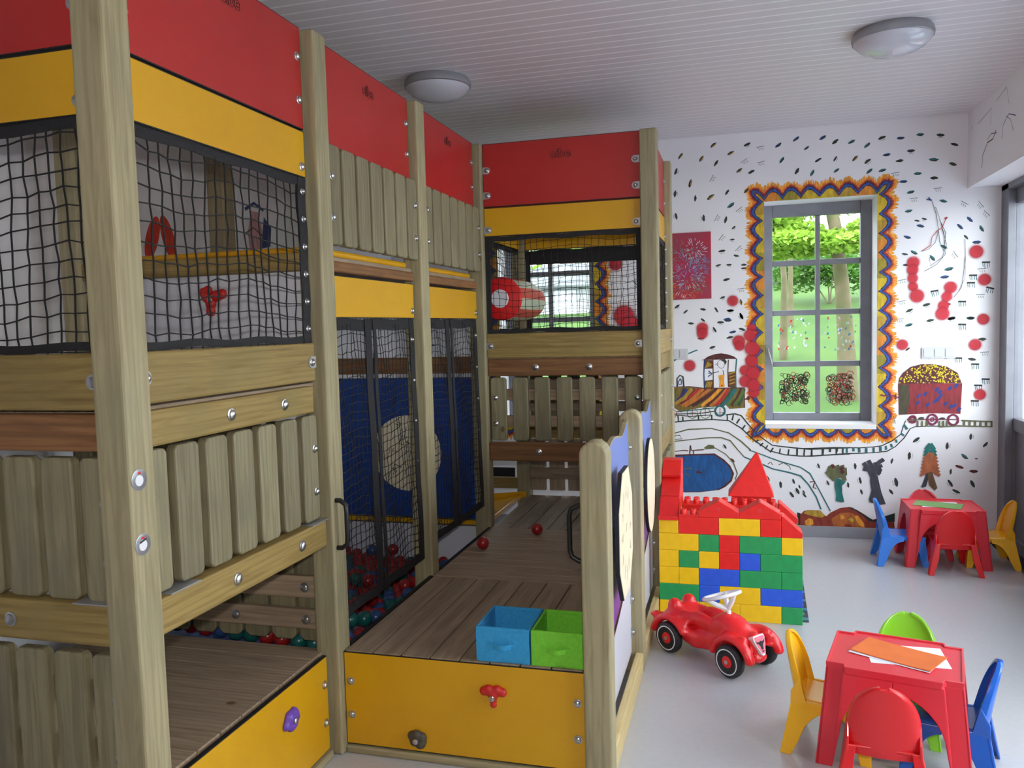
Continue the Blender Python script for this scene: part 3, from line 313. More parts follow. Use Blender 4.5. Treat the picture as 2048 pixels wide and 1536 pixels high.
MURAL_SHAPES=[('P','olive',[(-498,1143),(-367,1148),(-258,1136),(44,1137),(44,984),(-68,976),(-97,1009),(-161,994),(-279,986),(-394,963),(-439,948),(-500,994)]),('S','green',14,[(-492,1135),(-492,1061),(-500,1014)]),('S','b',14,[(-392,1135),(-439,1061),(-494,1014)]),('S','n',14,[(-332,1134),(-401,1060),(-479,1014)]),('S','purple',14,[(-407,1135),(-441,1061),(-484,1014)]),('S','r2',14,[(-298,1134),(-374,1060),(-458,1014)]),('S','y',14,[(-347,1134),(-411,1061),(-484,1014)]),('S','n',14,[(-238,1134),(-334,1060),(-438,1014)]),('S','o',14,[(-263,1134),(-341,1060),(-429,999)]),('S','brn',14,[(-199,1134),(-289,1060),(-389,999)]),('S','o',14,[(-209,1134),(-304,1060),(-409,999)]),('S','grn2',14,[(-179,1133),(-245,1060),(-319,999)]),('S','n',14,[(-160,1133),(-250,1060),(-349,999)]),('S','o2',14,[(-135,1133),(-203,1060),(-279,999)]),('S','n',14,[(-96,1133),(-164,1060),(-240,999)]),('S','o',14,[(-82,1133),(-142,1060),(-210,999)]),('S','r2',14,[(-72,1133),(-117,1060),(-171,999)]),('S','green',14,[(-43,1133),(-83,1060),(-132,999)]),('S','t',14,[(-19,1133),(-66,1060),(-122,999)]),('S','grn2',14,[(34,1132),(-20,1060),(-83,999)]),('S','n',14,[(25,1132),(-11,1060),(-54,999)]),('S','green',14,[(39,1132),(23,1059),(0,999)]),('S','grn2',14,[(42,1132),(8,1059),(-34,999)]),('P','n',[(-256,1362),(-226,1384),(-177,1401),(-128,1407),(-80,1399),(-31,1381),(-7,1361),(-80,1363),(-167,1358),(-207,1358),(-283,1356)]),('P','brn',[(-251,1357),(-194,1356),(-190,1290),(-251,1288)]),('P','brn',[(-251,1197),(-191,1202),(-190,1139),(-253,1139)]),('P','brn',[(-73,1261),(-18,1268),(-21,1138),(-74,1145)]),('S','y',5,[(-247,1294),(-226,1344)]),('S','y',5,[(-69,1246),(-25,1261)]),('S','y',5,[(-248,1144),(-230,1190)]),('S','y',5,[(-237,1299),(-217,1338)]),('S','y',5,[(-69,1220),(-25,1235)]),('S','y',5,[(-236,1144),(-220,1189)]),('S','y',5,[(-227,1303),(-207,1331)]),('S','y',5,[(-69,1194),(-25,1209)]),('S','y',5,[(-223,1144),(-209,1189)]),('S','y',5,[(-217,1308),(-197,1325)]),('S','y',5,[(-69,1168),(-26,1182)]),('S','y',5,[(-211,1144),(-198,1189)]),('S','b',5,[(-253,1359),(-258,1248),(-255,1139)]),('S','t',6,[(-12,1361),(-20,1266),(-19,1140)]),('S','n',4,[(-73,1357),(-78,1261),(-74,1145)]),('S','n',4,[(-189,1358),(-187,1141)]),('S','n',4,[(-498,1148),(-367,1151),(-258,1137),(45,1139),(44,984)]),('S','k',2,[(-151,1313),(-155,1338),(-133,1358),(-109,1355),(-97,1332),(-110,1297),(-129,1290),(-146,1302),(-158,1318),(-173,1318),(-151,1333)]),('P','k',[(-138,1358),(-99,1362),(-85,1342),(-97,1317),(-109,1342)]),('P','o2',[(-151,1237),(-103,1244),(-108,1186),(-101,1146),(-145,1146),(-140,1186)]),('S','k',3,[(-144,1267),(-183,1257),(-227,1253)]),('S','b',5,[(-222,1273),(-198,1247),(-227,1228)]),('S','k',3,[(-115,1277),(-108,1242)]),('S','r2',7,[(-130,1156),(-118,1158)]),('S','k',6,[(-462,1153),(-464,1214),(-441,1240),(-418,1229),(-412,1153)]),('S','b',4,[(-438,1214),(-454,1189),(-449,1168),(-431,1171),(-429,1194),(-438,1214)]),('S','t',9,[(-103,961),(-105,947),(-112,935),(-123,927),(-136,923),(-150,924),(-162,930),(-171,941),(-175,954),(-175,968),(-170,981),(-161,991),(-149,998),(-136,999),(-123,995),(-112,987),(-105,975),(-103,961)]),('S','grn2',3,[(-309,943),(-312,928),(-320,915),(-332,906),(-346,902),(-361,903),(-374,910),(-383,921),(-389,935),(-388,950),(-383,964),(-373,975),(-360,982),(-345,983),(-331,979),(-320,970),(-312,958),(-309,943)]),('S','grn2',3,[(-211,943),(-213,928),(-221,915),(-233,906),(-247,902),(-261,904),(-274,910),(-284,921),(-289,935),(-289,950),(-283,964),(-274,975),(-260,982),(-246,984),(-232,979),(-221,970),(-213,958),(-211,943)]),('S','r2',3,[(-470,937),(-472,926),(-478,916),(-487,909),(-497,906),(-508,907),(-518,912),(-526,921),(-530,931),(-529,943),(-525,953),(-518,962),(-508,967),(-497,968),(-486,965),(-477,958),(-471,948),(-470,937)]),('S','r2',3,[(-139,984),(-140,918)]),('S','k',2,[(-169,943),(-110,948)]),('S','r2',3,[(-250,984),(-250,917)]),('S','k',2,[(-280,943),(-220,948)]),('S','r2',3,[(-349,984),(-350,917)]),('S','k',2,[(-379,943),(-319,948)]),('S','t',5,[(-469,953),(-339,966),(-181,984)]),('S','k',4,[(-500,935),(-310,938),(-176,958)]),('S','n',5,[(44,1052),(82,1052)]),('P','n',[(58,1059),(72,1079),(87,1057),(72,1039)]),('S','n',4,[(72,1069),(163,1072)]),('P','t',[(-497,1363),(-404,1402),(-314,1439),(-299,1434),(-364,1407),(-454,1368),(-497,1343)]),('S','k',4,[(-496,928),(-358,917),(-203,929)]),('S','k',5,[(-497,870),(-358,886),(-192,893),(-74,885),(18,827),(110,737),(225,654),(338,625),(473,616),(799,639)]),('S','k',5,[(-97,930),(-27,938),(19,924),(65,864),(134,780),(248,696),(395,680),(518,670),(799,686)]),('S','k',6,[(-460,922),(-457,879)]),('S','k',6,[(-424,916),(-421,879)]),('S','k',6,[(-304,929),(-302,889)]),('S','k',6,[(-203,929),(-201,889)]),('S','k',6,[(-86,930),(-84,890)]),('S','k',6,[(-39,930),(-49,887)]),('S','k',6,[(7,900),(-16,863)]),('S','k',6,[(48,851),(24,815)]),('S','k',6,[(82,803),(53,785)]),('S','k',6,[(110,767),(87,749)]),('S','k',6,[(145,737),(122,719)]),('S','k',6,[(179,714),(156,689)]),('S','k',6,[(213,696),(193,665)]),('S','k',6,[(253,678),(230,642)]),('S','k',6,[(304,673),(298,631)]),('S','k',6,[(366,668),(361,626)]),('S','k',6,[(428,669),(426,617)]),('S','k',6,[(479,670),(473,618)]),('S','k',6,[(529,668),(527,619)]),('S','k',6,[(606,671),(606,636)]),('S','k',6,[(661,676),(659,657)]),('S','k',6,[(705,679),(703,637)]),('S','k',6,[(749,682),(749,644)]),('S','k',4,[(374,682),(447,675),(531,678),(686,686),(870,686),(956,694),(1015,703),(1084,739),(1147,792),(1162,850),(1177,890)]),('S','k',4,[(374,622),(447,616),(531,616),(653,630),(762,641),(871,645),(978,653),(1052,663),(1110,699),(1168,763),(1209,833),(1240,847),(1344,852),(1471,851)]),('S','k',6,[(425,674),(424,620)]),('S','k',6,[(478,673),(475,621)]),('S','k',6,[(531,674),(530,619)]),('S','k',9,[(610,677),(607,626)]),('S','k',9,[(661,678),(658,651)]),('S','k',9,[(707,682),(706,652)]),('S','t',9,[(776,682),(777,647)]),('S','t',9,[(822,684),(823,659)]),('S','t',9,[(862,683),(864,651)]),('S','t',9,[(911,685),(911,652)]),('S','t',9,[(962,690),(962,654)]),('S','t',9,[(1007,697),(1009,662)]),('S','t',9,[(1044,704),(1047,674)]),('S','t',9,[(1079,718),(1087,692)]),('S','t',9,[(1113,751),(1118,728)]),('S','t',9,[(1147,797),(1168,780)]),('S','t',9,[(1167,861),(1188,827)]),('S','grn3',5,[(-498,780),(-383,814),(-204,823),(-75,790),(18,724),(87,658)]),('S','t',5,[(75,658),(156,629),(293,576),(450,531),(517,485),(573,379),(662,202)]),('S','grn3',5,[(-499,717),(-384,731),(-240,749),(-134,752),(-64,729),(-6,656),(40,602)]),('S','t',6,[(40,602),(132,567),(247,515),(372,488),(450,465),(506,401),(562,306),(595,212)]),('S','k',3,[(-493,736),(-480,767),(-450,768),(-430,739),(-487,734)]),('S','n',4,[(-494,637),(-421,648),(-385,645)]),('S','n',4,[(-343,649),(-265,655)]),('S','grn3',4,[(-265,659),(-182,672),(-100,624),(-42,558),(-13,473),(-31,423)]),('P','grn3',[(-263,671),(-229,696),(-188,691),(-182,666),(-241,659)]),('S','n',5,[(-373,620),(-366,688),(-361,651),(-343,645),(-343,620)]),('S','n',3,[(213,551),(236,569),(247,545)]),('S','k',3,[(292,546),(327,565),(372,536),(377,512)]),('S','n',5,[(517,419),(551,426),(540,378),(562,372)]),('P','n',[(-500,612),(-361,620),(-182,627),(-112,581),(-65,533),(-37,472),(-55,411),(-102,366),(-149,340),(-305,317),(-504,311)]),('P','l',[(-500,599),(-361,608),(-188,614),(-124,571),(-77,527),(-52,470),(-69,420),(-120,372),(-173,340),(-304,323),(-504,318)]),('S','grn3',5,[(-411,501),(-375,508),(-351,502)]),('S','grn3',5,[(-405,470),(-387,452),(-375,446)]),('S','n',6,[(-327,478),(-279,473)]),('S','n',4,[(-309,491),(-297,460)]),('P','n',[(1127,1158),(1131,1202),(1157,1242),(1206,1285),(1278,1304),(1350,1304),(1445,1285),(1517,1238),(1543,1165)]),('P','dred',[(1125,1162),(1547,1163),(1538,942),(1353,946),(1132,934)]),('P','dgrn',[(1128,1158),(1194,1157),(1202,1074),(1190,938),(1135,938)]),('S','b2',11,[(1294,1074),(1316,1101)]),('S','b2',11,[(1372,1107),(1393,1133)]),('S','b2',11,[(1396,1061),(1417,1087)]),('S','b2',11,[(1361,1021),(1382,1047)]),('S','b2',11,[(1455,1113),(1476,1140)]),('S','b2',11,[(1497,1133),(1518,1159)]),('S','b2',11,[(1427,1001),(1448,1027)]),('S','b2',11,[(1486,988),(1507,1014)]),('S','b2',11,[(1313,994),(1334,1021)]),('S','b2',11,[(1252,1061),(1274,1088)]),('S','b2',11,[(1246,1008),(1268,1034)]),('S','b2',11,[(1379,1034),(1400,1061)]),('S','b2',11,[(1463,981),(1484,1008)]),('S','b2',11,[(1390,1087),(1411,1113)]),('S','b2',11,[(1516,961),(1537,988)]),('O','yel',11,[(1359,1206)]),('O','yel',9,[(1498,1180)]),('O','yel',11,[(1399,1264)]),('O','yel',11,[(1240,1247)]),('O','yel',12,[(1314,1281)]),('O','yel',12,[(1259,1273)]),('O','yel',9,[(1502,1186)]),('O','yel',9,[(1401,1226)]),('O','yel',10,[(1300,1239)]),('O','yel',10,[(1322,1186)]),('O','yel',9,[(1248,1242)]),('O','yel',10,[(1344,1290)]),('O','yel',11,[(1423,1200)]),('O','yel',11,[(1287,1212)]),('O','yel',9,[(1267,1243)]),('O','yel',10,[(1416,1213)]),('O','yel',9,[(1377,1292)]),('O','yel',12,[(1186,1229)]),('O','yel',10,[(1412,1228)]),('O','yel',10,[(1511,1187)]),('O','yel',12,[(1477,1200)]),('O','yel',9,[(1393,1252)]),('O','yel',12,[(1213,1205)]),('O','yel',10,[(1481,1227)]),('O','yel',10,[(1512,1194)]),('O','yel',9,[(1164,1183)]),('O','yel',11,[(1303,1296)]),('O','yel',11,[(1400,1237)]),('O','yel',12,[(1168,1174)]),('O','yel',9,[(1417,1180)]),('O','yel',12,[(1436,1279)]),('O','yel',9,[(1431,1252)]),('O','y',9,[(1262,1246)]),('O','y',10,[(1493,1193)]),('O','y',12,[(1217,1271)]),('O','yel',12,[(1419,1236)]),('O','y',10,[(1223,1191)]),('O','yel',9,[(1248,1245)]),('O','yel',9,[(1475,1228)]),('O','yel',12,[(1527,1199)]),('O','yel',9,[(1420,1188)]),('O','yel',9,[(1437,1260)]),('O','y',10,[(1329,1294)]),('O','yel',10,[(1354,1291)]),('O','yel',10,[(1338,1223)]),('O','yel',12,[(1386,1280)]),('O','yel',9,[(1233,1238)]),('O','yel',12,[(1322,1280)]),('O','yel',9,[(1371,1208)]),('O','yel',9,[(1314,1252)]),('O','yel',10,[(1227,1193)]),('O','yel',11,[(1193,1208)]),('O','y',10,[(1255,1169)]),('O','yel',12,[(1434,1216)]),('O','yel',12,[(1205,1191)]),('O','yel',10,[(1410,1241)]),('O','y',9,[(1342,1184)]),('O','yel',9,[(1237,1181)]),('O','yel',10,[(1426,1245)]),('O','yel',12,[(1339,1246)]),('O','y',10,[(1407,1195)]),('O','yel',11,[(1509,1184)]),('O','yel',11,[(1181,1200)]),('O','yel',12,[(1383,1235)]),('O','yel',11,[(1392,1223)]),('O','yel',11,[(1362,1184)]),('O','yel',9,[(1310,1288)]),('O','yel',11,[(1219,1274)]),('O','y',10,[(1470,1235)]),('O','yel',10,[(1438,1226)]),('O','yel',11,[(1516,1196)]),('O','yel',11,[(1258,1203)]),('O','yel',12,[(1369,1203)]),('O','yel',11,[(1276,1225)]),('O','y',9,[(1306,1169)]),('O','yel',11,[(1213,1205)]),('O','y',11,[(1295,1167)]),('O','yel',11,[(1215,1179)]),('O','yel',10,[(1217,1259)]),('O','yel',11,[(1203,1222)]),('O','yel',10,[(1253,1263)]),('O','yel',12,[(1196,1181)]),('O','y',10,[(1253,1251)]),('O','y',11,[(1426,1245)]),('O','yel',10,[(1330,1291)]),('O','yel',10,[(1250,1231)]),('O','yel',11,[(1350,1211)]),('O','y',10,[(1308,1241)]),('O','y',11,[(1436,1167)]),('O','yel',11,[(1259,1219)]),('O','yel',10,[(1274,1241)]),('O','y',9,[(1193,1213)]),('O','yel',11,[(1145,1204)]),('O','y',12,[(1418,1219)]),('O','yel',11,[(1281,1219)]),('O','yel',9,[(1295,1170)]),('O','y',11,[(1419,1171)]),('O','y',11,[(1139,1195)]),('O','yel',9,[(1309,1251)]),('O','yel',12,[(1454,1233)]),('O','yel',12,[(1294,1288)]),('O','y',9,[(1205,1197)]),('O','yel',12,[(1312,1196)]),('O','yel',12,[(1290,1218)]),('O','yel',10,[(1476,1224)]),('O','yel',10,[(1377,1284)]),('O','y',9,[(1274,1259)]),('O','yel',10,[(1478,1179)]),('O','yel',11,[(1488,1229)]),('O','yel',11,[(1166,1190)]),('O','yel',11,[(1511,1226)]),('O','yel',12,[(1501,1217)]),('O','yel',9,[(1350,1207)]),('O','yel',11,[(1440,1207)]),('O','yel',12,[(1360,1299)]),('O','yel',10,[(1327,1262)]),('O','yel',12,[(1506,1169)]),('O','yel',11,[(1445,1262)]),('O','yel',9,[(1424,1210)]),('O','yel',11,[(1316,1269)]),('O','y',9,[(1323,1207)]),('O','yel',10,[(1364,1210)]),('O','yel',12,[(1478,1237)]),('O','yel',12,[(1166,1196)]),('O','yel',10,[(1461,1246)]),('O','yel',10,[(1234,1248)]),('O','yel',9,[(1340,1289)]),('O','yel',9,[(1386,1207)]),('O','yel',10,[(1236,1271)]),('O','y',11,[(1530,1193)]),('O','yel',9,[(1276,1175)]),('O','y',11,[(1431,1266)]),('O','yel',11,[(1253,1241)]),('O','yel',11,[(1349,1273)]),('O','yel',10,[(1321,1205)]),('O','yel',11,[(1174,1212)]),('O','yel',12,[(1308,1212)]),('O','yel',9,[(1481,1210)]),('O','yel',10,[(1185,1247)]),('O','yel',11,[(1482,1239)]),('O','yel',12,[(1313,1258)]),('O','y',9,[(1440,1261)]),('O','y',9,[(1301,1252)]),('O','yel',11,[(1399,1233)]),('O','yel',12,[(1464,1197)]),('O','yel',9,[(1276,1187)]),('O','yel',11,[(1438,1225)]),('O','y',10,[(1315,1297)]),('O','yel',12,[(1427,1178)]),('O','yel',10,[(1268,1251)]),('O','yel',11,[(1363,1258)]),('O','yel',9,[(1260,1250)]),('O','y',9,[(1401,1244)]),('O','yel',12,[(1342,1254)]),('O','y',10,[(1371,1177)]),('O','yel',11,[(1401,1275)]),('O','yel',12,[(1366,1290)]),('O','yel',12,[(1420,1214)]),('O','yel',11,[(1369,1282)]),('O','yel',11,[(1255,1206)]),('O','yel',11,[(1303,1298)]),('O','yel',11,[(1505,1204)]),('O','yel',11,[(1236,1215)]),('O','yel',11,[(1200,1207)]),('O','y',11,[(1152,1205)]),('O','yel',10,[(1191,1178)]),('O','yel',11,[(1389,1186)]),('O','yel',11,[(1393,1176)]),('O','y',11,[(1433,1212)]),('O','yel',12,[(1392,1219)]),('O','y',11,[(1344,1299)]),('O','y',9,[(1422,1255)]),('O','yel',10,[(1271,1289)]),('O','yel',12,[(1419,1244)]),('O','yel',9,[(1431,1170)]),('O','yel',11,[(1455,1173)]),('O','yel',10,[(1285,1263)]),('O','y',12,[(1339,1268)]),('O','y',11,[(1253,1222)]),('O','yel',11,[(1278,1188)]),('O','yel',10,[(1442,1262)]),('O','yel',10,[(1400,1266)]),('O','y',11,[(1426,1186)]),('O','y',12,[(1358,1262)]),('O','y',11,[(1344,1234)]),('O','yel',10,[(1447,1230)]),('O','yel',10,[(1143,1195)]),('O','y',12,[(1314,1284)]),('O','yel',12,[(1293,1170)]),('O','y',11,[(1274,1236)]),('O','yel',10,[(1259,1241)]),('O','yel',9,[(1215,1273)]),('O','y',12,[(1209,1265)]),('O','yel',12,[(1330,1273)]),('O','y',12,[(1371,1180)]),('O','yel',12,[(1494,1231)]),('O','y',12,[(1235,1177)]),('O','yel',11,[(1405,1175)]),('O','y',11,[(1538,1166)]),('O','yel',12,[(1390,1248)]),('O','yel',9,[(1373,1253)]),('O','yel',10,[(1210,1213)]),('O','yel',9,[(1472,1190)]),('O','yel',11,[(1401,1241)]),('O','yel',9,[(1405,1248)]),('O','y',9,[(1202,1219)]),('O','yel',10,[(1402,1220)]),('O','y',12,[(1241,1264)]),('O','yel',10,[(1465,1263)]),('O','yel',12,[(1414,1269)]),('O','yel',11,[(1352,1278)]),('O','yel',12,[(1434,1274)]),('O','y',10,[(1433,1181)]),('O','yel',9,[(1219,1181)]),('O','yel',12,[(1389,1237)]),('O','yel',9,[(1331,1168)]),('O','yel',11,[(1417,1285)]),('O','y',12,[(1522,1190)]),('O','yel',9,[(1371,1251)]),('O','yel',11,[(1249,1258)]),('O','yel',12,[(1402,1187)]),('O','yel',12,[(1290,1245)]),('O','yel',9,[(1435,1244)]),('O','yel',11,[(1270,1277)]),('O','yel',12,[(1334,1237)]),('O','yel',10,[(1479,1250)]),('O','y',11,[(1520,1218)]),('O','yel',10,[(1377,1178)]),('O','y',11,[(1403,1216)]),('O','yel',10,[(1137,1170)]),('S','wag',8,[(1386,901),(1382,885),(1372,872),(1358,865),(1342,867),(1329,877),(1322,892),(1322,910),(1329,925),(1341,935),(1357,937),(1371,931),(1382,918),(1386,901)]),('S','wag',8,[(1524,899),(1520,882),(1510,869),(1495,862),(1479,864),(1466,874),(1458,890),(1458,908),(1465,924),(1479,934),(1494,936),(1509,930),(1520,916),(1524,899)]),('S','wag',12,[(1242,901),(1239,889),(1231,881),(1220,879),(1210,884),(1204,894),(1204,906),(1210,917),(1220,922),(1231,920),(1239,912),(1242,901)]),('S','wag',5,[(1365,901),(1361,891),(1351,888),(1343,895),(1342,907),(1351,914),(1361,912),(1365,901)]),('S','wag',4,[(1184,900),(1520,902)]),('S','wag',5,[(1005,1082),(1048,1072),(1091,1075),(1131,1061)]),('S','wag',5,[(1109,1088),(1110,1048)]),('S','grn3',5,[(1544,895),(1743,887)]),('S','grn3',5,[(1743,851),(1521,856),(1402,848)]),('S','grn3',5,[(1196,894),(1281,901)]),('S','grn3',7,[(1562,892),(1562,852)]),('S','grn3',7,[(1597,892),(1597,852)]),('S','grn3',7,[(1632,892),(1633,852)]),('S','grn3',7,[(1667,892),(1668,853)]),('S','grn3',7,[(1702,892),(1703,853)]),('S','grn3',7,[(1737,892),(1738,853)]),('S','grn3',7,[(1257,890),(1257,850)]),('S','grn3',7,[(1287,890),(1287,850)]),('S','grn3',7,[(1317,890),(1318,850)]),('S','grn3',7,[(1401,891),(1402,851)]),('S','grn3',7,[(1425,891),(1426,851)]),('S','grn3',7,[(1449,891),(1449,851)]),('P','t2',[(691,444),(708,459),(735,445),(752,422),(743,392),(746,338),(760,276),(730,272),(700,283),(702,331),(691,390)]),('P','t2',[(730,433),(771,434),(762,416),(738,392)]),('S','grn3',22,[(697,444),(664,479),(636,508)]),('S','grn3',22,[(702,456),(675,509),(647,532)]),('S','grn3',22,[(708,468),(686,515),(658,550)]),('S','grn3',22,[(719,456),(719,516),(702,551)]),('S','grn3',22,[(730,457),(751,505),(735,552)]),('S','grn3',22,[(735,457),(762,487),(757,534)]),('S','grn3',22,[(741,451),(773,458)]),('S','grn3',22,[(708,480),(730,540)]),('S','grn3',22,[(730,480),(708,510)]),('S','grn3',22,[(686,450),(675,479)]),('S','n',14,[(730,516),(751,540)]),('S','n',14,[(735,492),(757,511)]),('S','n',14,[(669,538),(691,548)]),('P','k2',[(938,485),(989,483),(1000,428),(1017,352),(1046,268),(1006,261),(936,279),(931,302),(947,368),(939,426)]),('S','k2',17,[(952,474),(925,532),(892,575)]),('S','k2',17,[(941,521),(890,531)]),('S','k2',17,[(963,474),(957,533),(925,594)]),('S','k2',17,[(968,486),(984,533),(973,580)]),('S','k2',17,[(989,486),(1005,522),(984,568),(1031,604)]),('S','k2',17,[(1000,493),(994,545),(1021,557)]),('S','k2',17,[(989,568),(1010,592)]),('P','k2',[(1318,552),(1331,552),(1337,495),(1317,407),(1291,398),(1285,406),(1308,471)]),('P','brn2',[(1328,569),(1357,553),(1362,495),(1392,398),(1374,380),(1337,419),(1326,494)]),('P','brn3',[(1335,679),(1361,627),(1367,553),(1352,529),(1326,552),(1315,575),(1325,627)]),('S','t2',12,[(1340,725),(1309,681)]),('S','t2',12,[(1345,725),(1373,682)]),('S','t2',12,[(1340,701),(1305,657)]),('S','t2',12,[(1345,701),(1378,658)]),('S','t2',12,[(1340,676),(1301,633)]),('S','t2',12,[(1345,677),(1382,634)]),('S','brn3',12,[(1340,652),(1297,608)]),('S','brn3',12,[(1346,652),(1386,610)]),('S','brn3',12,[(1341,628),(1293,584)]),('S','brn3',12,[(1346,628),(1391,586)]),('S','brn3',12,[(1341,604),(1289,560)]),('S','brn3',12,[(1346,604),(1395,562)]),('S','brn3',12,[(1341,580),(1285,536)]),('S','brn3',12,[(1346,580),(1399,538)]),('S','brn3',12,[(1341,556),(1281,511)]),('S','brn3',12,[(1346,556),(1404,514)]),('S','brn3',12,[(1341,532),(1277,487)]),('S','brn3',12,[(1347,532),(1408,490)]),('P','k3',[(424,184),(446,179),(480,119),(491,74),(424,74)]),('P','dred2',[(446,166),(475,198),(519,205),(586,205),(631,161),(664,192),(730,228),(796,239),(850,217),(904,183),(948,149),(1103,144),(1109,79),(905,80),(446,73)]),('P','och',[(469,179),(497,205),(592,202),(625,167),(597,148),(519,163)]),('P','o2',[(480,119),(508,142),(536,134),(542,98),(514,81),(486,89)]),('P','och2',[(669,145),(730,189),(796,197),(850,175),(894,124),(905,80),(686,82)]),('P','o2',[(828,169),(856,176),(899,112),(899,85),(861,104)]),('P','y2',[(785,143),(807,159),(828,139),(818,121)]),('P','k3',[(785,235),(817,234),(861,205),(926,166),(958,147),(1108,203),(1108,138),(969,132),(931,137),(872,188),(817,219)]),('P','o2',[(730,171),(752,175),(763,148),(736,141)]),('P','dred2',[(763,107),(807,108),(818,79),(763,80)]),('S','b',5,[(1303,2481),(1338,2474)]),('S','b',4,[(1316,2495),(1334,2469)]),('S','k',2,[(1338,2469),(1366,2376),(1380,2279),(1390,2181),(1417,2112),(1429,2237),(1388,2336)]),('S','k',1.5,[(1361,2424),(1388,2346),(1416,2238),(1434,2150),(1408,2064),(1333,2009),(1324,2068)]),('S','r2',6,[(1423,2334),(1439,2347)]),('S','r2',2.5,[(1428,2333),(1406,2277),(1371,2250),(1341,2213),(1332,2155),(1275,2115)]),('S','k',1.5,[(1380,2250),(1363,2173),(1319,2127),(1270,2115)]),('S','k',1.5,[(1406,2267),(1434,2160),(1426,2083),(1373,2017),(1294,1972)]),('S','k',1.5,[(1552,2187),(1557,2076),(1546,1942),(1534,1845),(1486,1779)]),('S','k',1.5,[(1557,2076),(1555,1912),(1516,1817)])]

# ------------------------------------------------------------------ room shell
ZC, YF, XL, XH, XD, YB = 3.06, 6.45, -2.85, 1.565, 1.80, -2.3
W1 = (0.195, 0.98, 0.86, 2.54); W2 = (-1.905, -1.11, 0.86, 2.54)
struct(MB().box(XL-.3, 2.1, YB-.2, 6.95, -.12, 0).build('floor', 'grey_vinyl'))
struct(MB().box(XL-.3, 2.1, YB-.2, 6.95, ZC, ZC+.12).build('ceiling', 'ceiling_boards'))
b = MB(); y0, y1 = YF, 6.86
b.box(XL-.3, W2[0], y0, y1, 0, ZC); b.box(W2[1], W1[0], y0, y1, 0, ZC); b.box(W1[1], 2.1, y0, y1, 0, ZC)
for a in (W1, W2): b.box(a[0], a[1], y0, y1, 0, a[2]); b.box(a[0], a[1], y0, y1, a[3], ZC)
wall_back = struct(b.build('wall_back', 'white_wall'))
struct(MB().box(XL-.3, XL, YB-.2, YF, 0, ZC).build('wall_left', 'white_wall'))
b = MB(); b.box(XH, 2.1, YB, YF, 2.54, ZC); wall_right = struct(b.build('wall_right', 'white_wall'))
struct(MB().box(XL, 2.1, YB-.2, YB, 0, ZC).build('wall_front', 'white_wall'))
struct(MB().box(XL, XD, YF-.015, YF, 0, .085).build('baseboard_back', 'grey_baseboard', bevel=.003))

def paint_mesh(name, items, y, material, parent=None, mapper=None):
    """items: (kind, colour, data, layer) flat paint marks lying on a wall"""
    vs, fs, cs = [], [], []
    mp = mapper or (lambda x, z, l: (x, y-.0008-.00018*l, z))
    def poly(pts, col, l, ca=None):
        o = len(vs)
        for i, (x, z) in enumerate(pts): vs.append(mp(x, z, l)); cs.append((col if ca is None else ca[i]))
        fs.append(tuple(range(o, o+len(pts))))
    for k, col, data, l in items:
        c = lin(PAL[col])+(1,) if isinstance(col, str) else col
        if k == 'P': poly(data, c, l)
        elif k == 'S':
            wd, pts = data; n = len(pts)
            L, R_ = [], []
            for i in range(n):
                a = pts[max(i-1, 0)]; d = pts[min(i+1, n-1)]; dx, dz = d[0]-a[0], d[1]-a[1]; q = math.hypot(dx, dz) or 1
                w_ = wd*(.85+.3*random.random()); nx, nz = -dz/q*w_/2, dx/q*w_/2
                L.append((pts[i][0]+nx, pts[i][1]+nz)); R_.append((pts[i][0]-nx, pts[i][1]-nz))
            for i in range(n-1): poly([L[i], L[i+1], R_[i+1], R_[i]], c, l)
        elif k == 'R':
            x, z, r = data; N = 28; o = len(vs); radii = [0, .4, .7, .86, .98, 1.12, 1.32]; alph = [.90, .86, .88, .76, .42, .14, 0]
            vs.append(mp(x, z, l)); cs.append(c[:3]+(alph[0],))
            for ri, al in zip(radii[1:], alph[1:]):
                for i in range(N): t = 2*PI*i/N; vs.append(mp(x+r*ri*math.cos(t), z+r*ri*math.sin(t), l)); cs.append(c[:3]+(al,))
            for i in range(N):
                fs.append((o, o+1+i, o+1+(i+1) % N))
                for q in range(len(radii)-2): fs.append((o+1+q*N+i, o+1+(q+1)*N+i, o+1+(q+1)*N+(i+1) % N, o+1+q*N+(i+1) % N))
    me = bpy.data.meshes.new(name); me.from_pydata(vs, [], fs); me.materials.append(MATS[material])
    ca = me.color_attributes.new('Col', 'FLOAT_COLOR', 'POINT')
    for i, c in enumerate(cs): ca.data[i].color = c
    o = bpy.data.objects.new(name, me); C.objects.link(o)
    if parent: o.parent = parent
    return o
PAL = dict(k=(40, 52, 46), y=(168, 134, 44), b=(28, 66, 124), t=(36, 104, 108), o=(190, 112, 40), n=(84, 34, 38), f=(120, 130, 128), olive=(120, 100, 40), green=(52, 84, 52), grn2=(86, 108, 44),
           grn3=(96, 98, 66), purple=(66, 44, 92), r2=(178, 44, 44), brn=(92, 58, 30), brn2=(108, 84, 58), brn3=(168, 96, 62), o2=(222, 150, 44), l=(24, 84, 146), dred=(128, 36, 44), dgrn=(66, 62, 42),
           b2=(38, 48, 116), yel=(222, 200, 44), wag=(116, 34, 68), t2=(28, 108, 104), k2=(62, 64, 74), k3=(22, 44, 44), dred2=(134, 48, 30), och=(176, 140, 46), och2=(176, 96, 40), y2=(190, 170, 50),
           red=(196, 44, 58), orange=(230, 156, 46), blue=(34, 84, 164), dark=(50, 36, 78), hump=(198, 168, 36), humpo=(206, 130, 40), hump2=(150, 136, 40), rim=(150, 42, 42), flame=(220, 118, 44))

